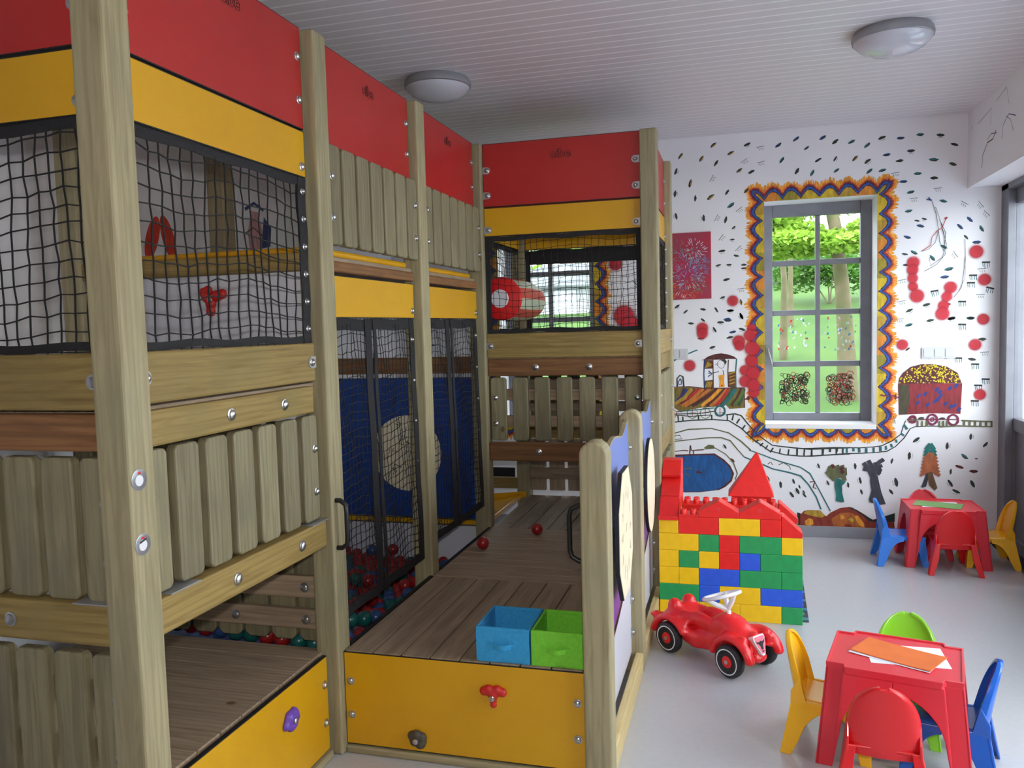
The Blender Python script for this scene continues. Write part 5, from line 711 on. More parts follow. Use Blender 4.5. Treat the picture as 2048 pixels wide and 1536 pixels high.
# slide leaving the far tower towards the left wall
s = MB(); s.prism([(-.0, .425), (-.4, .33), (-.4, .30), (0, .39)], (4.90, 5.70), lambda a, z, y: (LX1-.05+a, y, z))
sl = s.build('slide', 'slide_yellow', tower, bevel=.006)
for yy_ in (4.88, 5.70):
    s = MB(); s.prism([(.03, .40), (.03, .44), (-.4, .40), (-.4, .30)], (yy_, yy_+.02), lambda a, z, y: (LX1-.05+a, y, z)); s.build('slide_rim', 'slide_yellow', sl, bevel=.004)

beam(Face('-y', 5.80), IX1, LX0, .44, .525, 'pine_warm_', n=0)
mb = MB(); mb.box(-2.3, -1.62, 5.79, 5.80, .53, .60); mb.build('net_border', 'black_webbing', tower)
# decks
def deck(x0, x1, y0, y1, zt, along, n, m='deck_', name='deck'):
    mb = MB(); gap = .006
    if along == 'y':
        wd = (x1-x0)/n
        for i in range(n): mb.box(x0+i*wd+gap/2, x0+(i+1)*wd-gap/2, y0, y1, zt-.035, zt-random.uniform(0, .0012))
    else:
        wd = (y1-y0)/n
        for i in range(n): mb.box(x0, x1, y0+i*wd+gap/2, y0+(i+1)*wd-gap/2, zt-.035, zt-random.uniform(0, .0012))
    return mb.build(name, m+along, tower, bevel=.002)
deck(-1.49, -.545, 2.79, 3.752, .41, 'y', 8)
deck(-1.49, -.545, 3.756, 4.752, .41, 'x', 9)
deck(-1.49, -.545, 4.756, 5.74, .41, 'y', 8)
deck(-2.60, -1.57, 1.77, 2.79, .41, 'x', 9)
deck(-2.60, -1.55, 1.79, 2.75, 1.462, 'y', 8); deck(-1.54, -.50, 4.80, 5.78, 1.462, 'y', 8)
deck(-2.60, -1.55, 2.86, 4.75, 1.952, 'y', 8)
for y_ in (2.80, 4.74):
    mb = MB(); mb.box(-2.60, -1.60, y_, y_+.045, 1.885, 1.93); mb.build('deck_bearer', 'pine_x', tower, bevel=.004)
for (x0_, x1_, ya_, yb_) in ((-2.6, -1.575, 2.83, 3.748), (-2.6, -1.575, 3.755, 4.74)):
    MB().box(x0_, x1_, ya_, yb_, 1.954, 1.984).build('floor_mat', 'slide_yellow', tower, bevel=.012, seg=3)
# yellow riser in front of the walkway
rp = panel(FB, LX1, RX0, .035, .405, 'yellow_laminate', 'yellow_panel', n=-.035, zs=(.155, .29))
beam(FB, LX1, RX0, 0, .030, 'pine_', n=-.025, name='sill_board')
for y_ in (3.74, 4.73): MB().box(-1.48, -.55, y_, y_+.05, .3, .374).build('deck_bearer', 'deck_x', tower)
# black edge strip and inner wall of the ball pit
MB().box(-1.512, -1.492, 2.852, 3.75, .16, .41).build('pit_wall', 'black_edge', tower); MB().box(-1.512, -1.492, 3.85, 4.75, .16, .41).build('pit_wall', 'black_edge', tower)
# climbing wall between the levels, with holds
CW = Face('-y', 2.79); mb = MB(); CW.box(mb, IX1, LX0, -.02, 0, 1.50, 1.885); cw = mb.build('climbing_board', 'white_laminate', tower)
mb = MB(); CW.box(mb, IX1, LX0, -.02, .03, 1.887, 1.955); mb.build('beam', 'pine_warm_x', tower, bevel=.005)
def hold(parent, c, nrm, R_, blobs, m, name='climbing_hold'):
    """moulded climbing hold: fused blobs on the panel face; blobs (u, z, r)"""
    nrm = Vector(nrm); u_ = Vector((0, 0, 1)).cross(nrm) * 1; mb = MB(); c = Vector(c)
    for (a, z, r) in blobs: mb.ball(c-u_*-a+Vector((0, 0, z))+nrm*.004, r*R_, 14, 9, (1, 1, 1) if True else 0)
    o = mb.build(name, m, parent)
    for v in o.data.vertices:
        d = (v.co-c).dot(nrm)
        v.co -= nrm*(d - max(-.001, min(d*.9, .05)))
    r = o.modifiers.new('fuse', 'REMESH'); r.mode = 'VOXEL'; r.voxel_size = .0045; r.use_smooth_shade = True
    sm = o.modifiers.new('smooth', 'SMOOTH'); sm.factor = .8; sm.iterations = 4
    MB().lathe([(.011, 0), (.011, .004), (.006, .007), (.0005, .008)], c+nrm*(R_*.95*1.05), nrm, 14).build('bolt', 'zinc_steel', o, smooth=True)
    return o
PF = rp; yb_ = 2.75+.035-.0
hold(rp, (-.885, 2.785, .285), (0, -1, 0), .021, [(-.034, .02, .9), (-.016, .026, 1), (0, .014, 1.15), (.018, .026, 1), (.036, .02, .9), (0, -.008, .8), (.001, -.03, .7)], 'hold_red')
hold(rp, (-1.195, 2.785, .085), (0, -1, 0), .022, [(-.02, .014, .9), (0, .016, 1.1), (.02, .012, .95), (.012, -.012, 1.1), (-.012, -.008, .9), (.02, -.006, .9)], 'hold_grey')
hold(LP, (LX1-.045, 2.455, .285), (1, 0, 0), .024, [(-.03, -.008, .8), (-.01, .012, 1.1), (.016, .014, 1.1), (.034, -.004, .8), (0, -.022, .9), (.016, -.018, .9)], 'hold_purple')
hold(cw, (-2.0, 2.79, 1.79), (0, -1, 0), .024, [(-.04, .03, .9), (-.02, .04, .8), (.02, .016, 1), (.044, .022, .9), (-.03, .01, .9), (-.01, -.016, 1), (-.012, -.045, .9)], 'hold_red')
# partition between the lower cabin and the ball pit: pickets with two rails
FI = Face('-y', 2.80); FC = Face('-y', 4.80)
pickets(FI, IX1+.01, LX0-.005, .415, 1.30, n=-.03, count=8, wd=.112, bolts=False, rail=False, c=.02)
panel(FC, IX1, LX0, .17, .40, 'white_laminate', 'white_panel', n=-.01, bolts=False)
beam(FI, IX1, LX0, .474, .555, 'deck_', n=0, t=.03, bolts=(-1.66, -1.98), name='rail'); beam(FI, IX1, LX0, .60, .69, 'deck_', n=0, t=.03, bolts=(-1.66,), name='rail')
# blue play board at the back of the pit
FC = Face('-y', 4.80)
bp_ = panel(FC, IX1, LX0, .445, 1.345, 'blue_laminate', 'blue_panel', n=0, bolts=False)
beam(FC, IX1, LX0, 1.37, 1.475, 'pine_red_', n=-.01); panel(FC, IX1, LX0, .405, .44, 'yellow_laminate', 'yellow_strip', n=.002, bolts=False)
pts = [(.235*math.cos(2*PI*i/28)*(1 if abs(math.sin(2*PI*i/28)) < .8 else .96), .245*math.sin(2*PI*i/28)) for i in range(28)]
dial = MB().prism(pts, (0, .008), lambda a, z, n_: FC.pt(-2.06+a, n_+.001, .86+z)).build('maze_disc', 'cream_board', bp_, bevel=.002)
rr = random.Random(2); mz = MB()
for k in range(60):
    a = rr.uniform(0, 2*PI); r = .21*rr.random()**.5; x = -2.06+r*math.cos(a); z = .86+r*math.sin(a); L = rr.uniform(.015, .05); dd = rr.choice([(.3, 1), (1, -.3)])
    q = math.hypot(*dd); x2, z2 = x+dd[0]/q*L, z+dd[1]/q*L
    if math.hypot(x2+2.06, z2-.86) < .22: mz.tube([(x, 4.790, z), (x2, 4.790, z2)], .0022, 5)
mz.build('maze_lines', 'print_dark', dial)
# striped barrel hanging in the far tower
bb = MB(); N = 24; cx_, cz_, r_ = -1.44, 1.832, .135
prof = [(4.93, .93), (5.0, 1.0), (5.25, 1.04), (5.5, 1.0), (5.64, .9)]
vs = []; fs = []; mi = []
for (y_, q) in prof: vs += [(cx_+r_*q*math.cos(2*PI*k/N), y_, cz_+r_*q*math.sin(2*PI*k/N)) for k in range(N)]
for i in range(len(prof)-1):
    for k in range(N): fs.append((i*N+k, i*N+(k+1) % N, (i+1)*N+(k+1) % N, (i+1)*N+k)); mi.append((k//2) % 2)
bb.v = vs+[(cx_, 5.66, cz_)]; bb.f = fs+[((len(prof)-1)*N+k, (len(prof)-1)*N+(k+1) % N, len(prof)*N) for k in range(N)]; bb.mi = mi+[0]*N
brl = bb.build('barrel', ['stripe_red', 'stripe_cream'], tower, smooth=True)
MB().lathe([(.0005, 0), (.055, -.004), (.058, 0)], (cx_, 4.905, cz_), (0, 1, 0), 24).build('barrel_cap', 'sticker_white', brl)
MB().lathe([(.055, .0), (.128, .01), (.138, .03), (.13, .05)], (cx_, 4.905, cz_), (0, 1, 0), 28).build('barrel_rim', 'red_plastic', brl, smooth=True)
MB().tube([(cx_-.12, 4.98, cz_), (LX1-.0, 4.98, cz_)], .012).build('barrel_axle', 'black_plastic', brl)

# play wall boards between the short posts
def play_board(y0, y1, kind):
    x = -.495; t = .018
    top = [(y0+(y1-y0)*q, z) for q, z in [(0, 1.03), (.08, 1.05), (.16, 1.085), (.24, 1.125), (.32, 1.155), (.4, 1.175), (.5, 1.185), (.6, 1.18), (.7, 1.165), (.78, 1.16), (.86, 1.175), (.93, 1.20), (1, 1.21)]]
    pts = [(y0, .10), (y1, .10)]+top[::-1]
    o = MB().prism(pts, (x-t, x-.001), lambda a, z, c: (c, a, z)).build('play_board', 'pine_z', tower, bevel=0)
    it = []
    blue1, blue2, vio, gry = (98, 116, 178), (74, 88, 150), (104, 64, 138), (196, 192, 206)
    ys = [y0+.01+(y1-y0-.02)*i/12 for i in range(13)]
    def ztop(y):
        q = (y-y0)/(y1-y0)
        for (a, za), (b_, zb) in zip(top, top[1:]):
            if a <= y <= b_: return za+(zb-za)*(y-a)/(b_-a)-.006
        return top[-1][1]
    dia = lambda y: .33+.19*(y-y0)/(y1-y0) - .03*math.sin(PI*(y-y0)/(y1-y0))
    for a, b_ in zip(ys, ys[1:]):
        za, zb = dia(a), dia(b_)
        it.append(('P', 'pg', [(a, .105), (b_, .105), (b_, zb), (a, za)], 0))
        it.append(('P', 'pk', [(a, za), (b_, zb), (b_, zb+.035), (a, za+.035)], 0))
        ta, tb = ztop(a), ztop(b_)
        for j in range(6):
            q0, q1 = j/6, (j+1)/6; f_ = lambda z0_, z1_, q: z0_+(z1_-z0_)*q
            c = 'pv' if j == 0 else ('pv2' if j == 1 else ('pb2' if j < 3 else 'pb1'))
            it.append(('P', c, [(a, f_(za+.035, ta, q0)), (b_, f_(zb+.035, tb, q0)), (b_, f_(zb+.035, tb, q1)), (a, f_(za+.035, ta, q1))], 0))
    PAL.update(pg=(200, 198, 210), pk=(20, 18, 20), pv=(112, 66, 140), pv2=(88, 72, 150), pb2=(78, 96, 168), pb1=(104, 124, 190))
    paint_mesh('board_print', it, 0, 'play_panel_print', o, mapper=lambda a, z, l: (x-.0004, a, z))
    # disc standing off the board
    cy_, cz_ = (y0+y1)/2-.03, .80
    if kind == 'oct': pts = [(-.09, .26), (.09, .26), (.20, .12), (.20, -.12), (.09, -.26), (-.09, -.26), (-.20, -.12), (-.20, .12)]
    else: pts = [(.19*math.cos(2*PI*i/36), .25*math.sin(2*PI*i/36)) for i in range(36)]
    dsc = MB().prism(pts, (x+.030, x+.046), lambda a, z, c: (c, cy_+a, cz_+z)).build('game_disc', 'black_edge', o)
    MB().prism([(a*.975, z*.985) for a, z in pts], (x+.0455, x+.048), lambda a, z, c: (c, cy_+a, cz_+z)).build('disc_face', 'cream_board', dsc)
    MB().lathe([(.02, 0), (.02, .032)], (x, cy_, cz_), (1, 0, 0), 16).build('spacer', 'black_plastic', dsc)
    rr = random.Random(len(kind)); it = []; PAL['ink3'] = (70, 62, 72)
    for k in range(12):
        a = 2*PI*k/12; ca, sa = math.cos(a), math.sin(a); q = .15; Q = .20
        it.append(('S', 'ink3', (.004, [(cy_+q*ca*.85, cz_+q*sa*1.2), (cy_+(q+.02)*ca*.85, cz_+(q+.02)*sa*1.2)]), 1))
        if kind == 'oct':
            for j in range(2): x_ = cy_+.12*ca+rr.uniform(-.02, .02); z_ = cz_+.16*sa; it.append(('S', 'ink3', (.003, [(x_, z_-.016), (x_+.003, z_+.016)]), 1))
    it.append(('S', 'ink3', (.005, [(cy_, cz_), (cy_+.01, cz_+.035)]), 1))
    paint_mesh('disc_print', it, 0, 'play_panel_print', dsc, mapper=lambda a, z, l: (x+.0486, a, z))
    for z in (.20, .36, 1.08):
        MB().box(x+.0, x+.004, y1-.03, y1+.035, z-.02, z+.02).build('bracket', 'bracket_steel', o); bolt(Face('+x', x), o, y1-.012, z, .004, .011)
    MB().box(-.478, -.442, y0, y1-.0, 0, .10).build('sill_board', 'pine_pale_y', tower, bevel=.006)
play_board(2.862, 3.748, 'oct'); play_board(3.852, 4.748, 'ellipse')
# grab handles
def handle(pts):
    return MB().tube(pts, .0095, 10).build('grab_handle', 'black_plastic', tower, smooth=True)
handle([(-1.5, 2.775, 1.005), (-1.475, 2.775, 1.005), (-1.452, 2.772, .99), (-1.448, 2.77, .96), (-1.448, 2.77, .86), (-1.452, 2.772, .835), (-1.475, 2.775, .82), (-1.5, 2.775, .82)])
handle([(-.538, 2.90, .985), (-.57, 2.90, .99), (-.60, 2.90, .975), (-.607, 2.90, .95), (-.607, 2.90, .82), (-.60, 2.90, .795), (-.575, 2.90, .78), (-.538, 2.90, .775)])
# stickers on the nearest post
for z_, hat in ((1.283, False), (1.113, True)):
    st = MB().lathe([(.0275, 0), (.028, .0012), (.0255, .002), (.0005, .0022)], (LX1, 1.734, z_), (1, 0, 0), 28).build('sticker', 'sticker_grey', postA, smooth=True)
    MB().lathe([(.0145, 0), (.0145, .0006), (.0005, .0007)], (LX1+.0021, 1.733, z_-.002), (1, 0, 0), 18).build('sticker_print', 'sticker_white', st)
    MB().box(LX1+.002, LX1+.0026, 1.729, 1.739, z_+.015, z_+.020).build('sticker_print', 'red_plastic', st)
    if hat: MB().prism([(-.012, .004), (.012, .011), (.011, .015), (-.012, .009)], (LX1+.0024, LX1+.0032), lambda a, z, c: (c, 1.734+a, z_+z)).build('sticker_print', 'black_edge', st)

# ------------------------------------------------------------------ balls
def ball_proto(m): return MB().ball((0, 0, 0), .035, 20, 12).build('plastic_ball', m, smooth=True)
BALLS = {k: ball_proto('ball_'+k) for k in ('red', 'green', 'blue')}
used = {k: False for k in BALLS}
def add_ball(k, loc, label, group=None):
    o = BALLS[k] if not used[k] else BALLS[k].copy()
    if used[k]: C.objects.link(o)
    for q in ('label', 'group', 'category'):
        if q in o: del o[q]
    used[k] = True; o.location = loc; tag(o, label, 'ball', group)
    return o
add_ball('red', (-1.39, 4.262, .445), 'red ball lying on the walkway close to the pit net')
add_ball('red', (-1.165, 4.62, .445), 'red ball lying alone on the walkway just before the far tower')
MB().prism([(2.87, .05), (2.87, .335), (3.0, .33), (3.45, .19), (4.78, .17), (4.78, .05)], (-2.60, -1.514), lambda a, z, c: (c, a, z)).build('pit_floor', 'blue_laminate', tower)
rr = random.Random(8); nb = 0
W3 = {'red': 5, 'green': 3, 'blue': 3}; ch = sum([[k]*v for k, v in W3.items()], [])
names = {'red': 'red', 'green': 'teal green', 'blue': 'blue'}
def pitball(x, y, z):
    k = rr.choice(ch)
    if noise.noise(Vector((x*4, y*4, 1))) > .32: k = 'red'
    add_ball(k, (x, y, z), f'{names[k]} ball among many like it in the netted ball pit', f'{names[k]} balls in the pit')
y = 2.92; row = 0
while y < 4.74:
    x = -1.552-(.036 if row % 2 else 0)
    while x > -2.56:
        if -x < .565*y+.05 or y < 3.0:
            if nb < 292:
                hgt = .205+.165*max(0, min(1, (3.5-y)/.5))+.085*max(0, noise.noise(Vector((x*2.2, y*2.2, 5))))+.10*max(0, (-x-1.75))*.6
                pitball(x+rr.uniform(-.003, .003), y+rr.uniform(-.003, .003), hgt); nb += 1
                if rr.random() < .16 and nb < 285 and y > 3.0: pitball(x+.02, y+.02, hgt+.062); nb += 1
        x -= .0735
    y += .0655; row += 1

# ------------------------------------------------------------------ baskets on the walkway
def basket(x0, x1, y0, y1, z0, h, m, label):
    o = empty('storage_basket', ((x0+x1)/2, (y0+y1)/2, z0), label, 'basket')
    wx, wy = (x1-x0)/2, (y1-y0)/2; t = .006; mb = MB()
    mb.box(-wx, wx, -wy, wy, 0, t); mb.box(-wx, wx, -wy, -wy+t, t, h); mb.box(-wx, wx, wy-t, wy, t, h*.995); mb.box(-wx, -wx+t, -wy+t, wy-t, t, h); mb.box(wx-t, wx, -wy+t, wy-t, t, h)
    bk = mb.build('basket_body', m, o)
    sb = bk.modifiers.new('sub', 'SUBSURF'); sb.subdivision_type = 'SIMPLE'; sb.levels = 4; sb.render_levels = 4
    tx = bpy.data.textures.new('cloth', 'CLOUDS'); tx.noise_scale = .09; d = bk.modifiers.new('wrinkle', 'DISPLACE'); d.texture = tx; d.strength = .007; d.mid_level = .5
    hm = MB()
    for (a, b_, c, d_) in ((-wx-.001, wx+.001, -wy-.0015, -wy+t+.0015), (-wx-.001, wx+.001, wy-t-.0015, wy+.0015), (-wx-.0015, -wx+t+.0015, -wy, wy), (wx-t-.0015, wx+.0015, -wy, wy)): hm.box(a, b_, c, d_, h-.014, h+.001)
    hm.build('hem', m, o, bevel=.002)
    hd_ = MB()
    hd_.box(-.048, -.026, -wy-.004, -wy+.001, h*.42, h*.58); hd_.box(.026, .048, -wy-.004, -wy+.001, h*.42, h*.58)
    n_ = 10; pts = [(-.036+.072*i/n_, -wy-.006-.012*math.sin(PI*i/n_), h*.5-.004*math.sin(PI*i/n_)) for i in range(n_+1)]
    vs = []; 
    for p in pts: vs += [(p[0], p[1], p[2]-.009), (p[0], p[1], p[2]+.009), (p[0], p[1]-.002, p[2]-.009), (p[0], p[1]-.002, p[2]+.009)]
    fs = []
    for i in range(n_): q = i*4; fs += [(q, q+4, q+5, q+1), (q+2, q+3, q+7, q+6), (q, q+2, q+6, q+4), (q+1, q+5, q+7, q+3)]
    hd_.add(vs, fs); hd_.build('basket_handle', m, o)
basket(-.950, -.747, 2.80, 3.03, .4105, .130, 'felt_blue', 'sky blue fabric storage basket at the front edge of the walkway')
basket(-.738, -.548, 2.80, 3.03, .4105, .130, 'felt_green', 'lime green fabric storage basket between the blue one and the round-topped post')

# ------------------------------------------------------------------ brick castle
BW, BH, BX, BYF, BYR = .1092, .0955, -.437, 4.53, 4.86
def brick(kind, col, i, n, row, wall, label, studs=False, shape='box'):
    y0 = {'f': BYF, 'r': BYR}[wall]; D_ = BW
    W_ = BW*n-.0015; x0 = BX+i*BW; z0 = row*BH
    o = empty('toy_brick', (x0+W_/2, y0+D_/2, z0), label, 'toy brick', 'bricks of the toy castle')
    mb = MB(); h = BH-.001
    if shape == 'box': mb.box(-W_/2, W_/2, -D_/2, D_/2-.001, 0, h)
    elif shape == 'slope': mb.prism([(-W_/2, 0), (W_/2, 0), (W_/2, h*.28), (-W_/2+.012, h*1.22), (-W_/2, h*1.22)], (-D_/2, D_/2-.001), lambda a, z, c: (a, c, z))
    elif shape == 'gable': mb.prism([(-W_/2, 0), (W_/2, 0), (W_/2, h*.33), (.004, h*.98), (-.004, h*.98), (-W_/2, h*.33)], (-D_/2, D_/2-.001), lambda a, z, c: (a, c, z))
    mb.build('brick_body', 'brick_'+col, o, bevel=.0025)
    if shape == 'gable': MB().lathe([(.012, 0), (.012, .0015), (.0005, .002)], (0, -D_/2, h*.5), (0, -1, 0), 18).build('peg_hole', 'coral_plastic', o)
    if studs:
        for k in range(2*n):
            sx = -W_/2+(k+.5)*W_/(2*n)
            for sy in (-D_/4, D_/4):
                MB().lathe([(.018, 0), (.018, .026), (.0165, .0285), (.012, .029), (.0115, .026), (.0005, .026)], (sx, sy, h-.001), seg=20).build('stud', 'brick_'+col, o, smooth=True)
    return o
ordn = ['bottom', 'second', 'third', 'fourth', 'fifth', 'sixth', 'seventh']
front = [
 [('yellow', 0, 2), ('yellow', 2, 2), ('yellow', 4, 2), ('green', 6, 1)],
 [('green', 0, 2), ('blue', 2, 1), ('yellow', 3, 2), ('blue', 5, 2)],
 [('yellow', 0, 1), ('yellow', 1, 1), ('blue', 2, 2), ('green', 4, 2), ('green', 6, 1)],
 [('yellow', 0, 1), ('green', 1, 1), ('yellow', 2, 1), ('red', 3, 1), ('blue', 4, 1), ('green', 5, 2)],
 [('yellow', 0, 2), ('green', 2, 1), ('red', 3, 1), ('green', 4, 2), ('yellow', 6, 1)],
 [('yellow', 0, 1), ('red', 1, 2), ('yellow', 3, 2), ('red', 5, 1), ('red', 6, 1, 'slope')],
 [('red', 1, 1, 'studs'), ('red', 2, 2, 'gable'), ('red', 4, 2, 'gable')]]
posw = ['first', 'second', 'third', 'fourth', 'fifth', 'sixth', 'seventh']
for r, rowl in enumerate(front):
    for k, e in enumerate(rowl):
        c, i, n = e[:3]; sp_ = e[3] if len(e) > 3 else ''
        size = 'short' if n == 1 else 'long'
        if sp_ == 'studs':
            lb = 'low red knobbed piece beside the red roof tower of the toy castle'
            o = brick('b', c, i, n, r, 'f', lb)
            o.children[0].scale = (1, 1, .12)
            for sx in (-.027, .027): MB().lathe([(.018, 0), (.018, .026), (.0165, .0285), (.012, .029), (.0115, .026), (.0005, .026)], (sx, -.03, .011), seg=20).build('stud', 'brick_red', o, smooth=True)
            continue
        shape = {'slope': 'slope', 'gable': 'gable'}.get(sp_, 'box')
        lb = f'{size} {c} toy brick, {posw[k]} from the left in the {ordn[r]} row of the castle front'
        if sp_ == 'slope': lb = 'red sloping roof brick at the lower right corner of the toy castle front'
        if sp_ == 'gable': lb = 'red gable roof brick on the castle front, ' + ('left' if k == 1 else 'right') + ' of the pair'
        brick('b', c, i, n, r, 'f', lb, shape=shape)
rear_cols = [['green', 'yellow', 'blue', 'red'], ['yellow', 'green', 'red', 'blue'], ['blue', 'red', 'yellow', 'green'], ['red', 'blue', 'green', 'yellow'], ['yellow', 'red', 'green', 'green']]
for r in range(5):
    for k, (i, n) in enumerate([(0, 2), (2, 2), (4, 2), (6, 1)]):
        brick('b', rear_cols[r][k], i, n, r, 'r', f'{rear_cols[r][k]} toy brick, {posw[k]} from the left in the {ordn[r]} row of the castle rear wall')
# upper red battlement on the rear wall
brick('b', 'yellow', 0, 1, 5, 'r', 'yellow toy brick behind the red roof tower of the castle')
for k, (i, n) in enumerate([(1, 1), (2, 2), (4, 1), (5, 1)]):
    brick('b', 'red', i, n, 5, 'r', f'red knobbed brick, {posw[k]} from the left along the castle rear battlement', studs=True)
brick('b', 'red', 6, 1, 5, 'r', 'red sloping roof brick at the right end of the castle rear battlement', shape='slope')
# steep roof tower at the left: three sloping pieces
def yz_brick(name, label, prof, x0, x1, m='brick_red'):
    cy = sum(p[0] for p in prof)/len(prof); cz = min(p[1] for p in prof)
    o = empty('toy_brick', ((x0+x1)/2, cy, cz), label, 'toy brick', 'bricks of the toy castle')
    MB().prism([(a-cy, z-cz) for a, z in prof], (-(x1-x0)/2, (x1-x0)/2), lambda a, z, c: (c, a, z)).build('brick_body', m, o, bevel=.004)
    return o
z6 = 6*BH+.001
yz_brick('roof', 'lowest red slanting brick of the roof tower on the left of the castle', [(4.52, z6-.022), (4.53, z6), (4.966, z6), (4.966, z6+.085), (4.66, z6+.085), (4.512, z6-.018)], -.4375, -.328)
yz_brick('roof', 'middle red slanting brick of the roof tower on the left of the castle', [(4.66, z6+.0865), (4.966, z6+.0865), (4.966, z6+.17), (4.80, z6+.17)], -.4375, -.328)
yz_brick('roof', 'topmost red brick capping the roof tower on the left of the castle', [(4.775, z6+.1715), (4.965, z6+.1715), (4.965, z6+.262), (4.87, z6+.262), (4.765, z6+.19)], -.4375, -.328)
o = empty('toy_brick', (.06, BYR+.195, 6*BH), 'tall red pyramid roof standing behind the knobbed battlement of the castle', 'toy brick', 'bricks of the toy castle')
MB().box(-.105, .125, .03-.10, .20-.10, -6*BH, .03).build('brick_body', 'brick_red', o, bevel=.003)
MB().add([(-.125, -.085, .0301), (.14, -.085, .0301), (.14, .115, .0301), (-.125, .115, .0301), (.048, .03, .285), (.040, .03, .285)], [(0, 3, 2, 1), (0, 1, 4, 5), (1, 2, 4), (2, 3, 5, 4), (3, 0, 5)]).build('roof_pyramid', 'brick_red', o, bevel=.003)

# play carpet behind the castle
o = MB().box(-.22, .0, -.78, .72, 0, .006).build('play_carpet', 'road_carpet', bevel=.002)
o.location = (.385, 5.36, 0.0005); o.rotation_euler = (0, 0, -.03)
tag(o, 'green carpet printed with toy roads lying beside the brick castle', 'carpet')

# ------------------------------------------------------------------ ride-on toy car
car = empty('ride_on_car', (-.12, 4.0, 0), 'red ride-on toy car with white steering wheel in front of the brick castle', 'toy car', rot=-39.0*PI/180)
# local frame: +x is the nose
mb = MB()
secs = [(-.275, .075, .150, .185), (-.25, .095, .125, .205), (-.20, .09, .12, .225), (-.15, .075, .11, .205), (-.10, .062, .09, .180), (-.05, .058, .075, .175), (0, .062, .070, .205), (.04, .070, .070, .240),
        (.08, .074, .075, .252), (.13, .072, .085, .245), (.18, .064, .085, .220), (.22, .054, .085, .190), (.255, .042, .09, .155), (.27, .03, .10, .135)]
N = 24; vs = []
for (x, w_, z0, z1) in secs:
    zc, hz = (z0+z1)/2, (z1-z0)/2
    for k in range(N):
        a = 2*PI*k/N; c_, s_ = math.cos(a), math.sin(a); e = .75
        vs.append((x, w_*math.copysign(abs(c_)**e, c_), zc+hz*math.copysign(abs(s_)**e, s_)))
fs = [tuple(range(N-1, -1, -1)), tuple(range((len(secs)-1)*N, len(secs)*N))]
for i in range(len(secs)-1):
    for k in range(N): fs.append((i*N+k, i*N+(k+1) % N, (i+1)*N+(k+1) % N, (i+1)*N+k))
mb.add(vs, fs)
for sy in (-1, 1):
    # fenders: arcs of blobs over each wheel
    for i in range(15):
        a = PI*(.16+.79*i/14); r = .098
        mb.ball((-.19+r*math.cos(a)*1.05, sy*.112, .078+r*math.sin(a)), .024, 10, 7, (1, 1.25, .72))
        a = PI*(.06+.90*i/14)
        mb.ball((.19+r*math.cos(a)*1.08, sy*.106, .082+r*math.sin(a)), .023, 10, 7, (1, 1.35, .75))
    mb.ball((-.155, sy*.092, .158), .052, 12, 9, (1.3, .6, .7)); mb.ball((.17, sy*.085, .165), .045, 12, 9, (1.5, .7, .7))
    mb.ball((-.295, sy*.10, .165), .028, 10, 8, (1.2, 1.3, .5))
    # seat horns
    mb.ball((-.215, sy*.052, .222), .038, 12, 9, (1.0, .95, .95)); mb.ball((-.20, sy*.055, .19), .045, 12, 9, (1.3, .85, .8)); mb.ball((-.12, sy*.062, .185), .04, 10, 8, (1.7, .6, .8)); mb.ball((-.04, sy*.055, .19), .045, 10, 8, (1.9, .6, .9))
    # lower sides
    mb.ball((-.03, sy*.062, .098), .045, 12, 9, (2.4, .6, 1.0)); mb.ball((-.1, sy*.085, .10), .035, 12, 9, (1.2, .6, 1.0))
    mb.ball((-.085, sy*.084, .105), .036, 12, 9, (1.3, .7, 1.1)); mb.ball((-.06, sy*.074, .075), .03, 12, 9, (1.8, .7, .8)); mb.ball((.05, sy*.070, .105), .036, 12, 9, (1.6, .6, 1.1))
    # headlamps
    mb.ball((.235, sy*.085, .175), .027, 12, 9, (1.1, 1, 1))
    mb.ball((.262, sy*.082, .135), .02, 10, 8, (1.2, 1.8, .7))
mb.ball((.262, 0, .085), .03, 12, 9, (.9, 1.8, .8)); mb.ball((.235, 0, .145), .05, 12, 9, (.65, 1.0, 1.1))
body = mb.build('car_body', 'red_plastic', car)
r_ = body.modifiers.new('fuse', 'REMESH'); r_.mode = 'VOXEL'; r_.voxel_size = .0055; r_.use_smooth_shade = True
sm = body.modifiers.new('smooth', 'SMOOTH'); sm.factor = .9; sm.iterations = 12
for sx, zz in ((-.19, .078), (.19, .078)):
    for sy in (-1, 1):
        ax = (0, sy, 0); c = (sx, sy*.098, zz)
        wh = MB().lathe([(.03, -.004), (.055, 0), (.068, .002), (.075, .008), (.0775, .02), (.0775, .028), (.075, .038), (.070, .044), (.062, .047), (.05, .046), (.045, .043), (.034, .043), (.0005, .043)], c, ax, 40).build('wheel', 'tyre_black', car, smooth=True)
        MB().lathe([(.0605, .0470), (.060, .0480), (.0555, .0478), (.055, .0462)], c, ax, 40, caps=False).build('wheel_ring', 'white_ring', wh)
        MB().lathe([(.028, .042), (.027, .046), (.022, .048), (.0005, .048)], c, ax, 28).build('hub_cap', 'red_plastic', wh, smooth=True)
        MB().lathe([(.010, .047), (.009, .052), (.0005, .054)], c, ax, 18).build('hub_bolt', 'zinc_steel', wh, smooth=True)
    MB().tube([(sx, -.1, zz), (sx, .1, zz)], .008).build('axle', 'black_plastic', car)
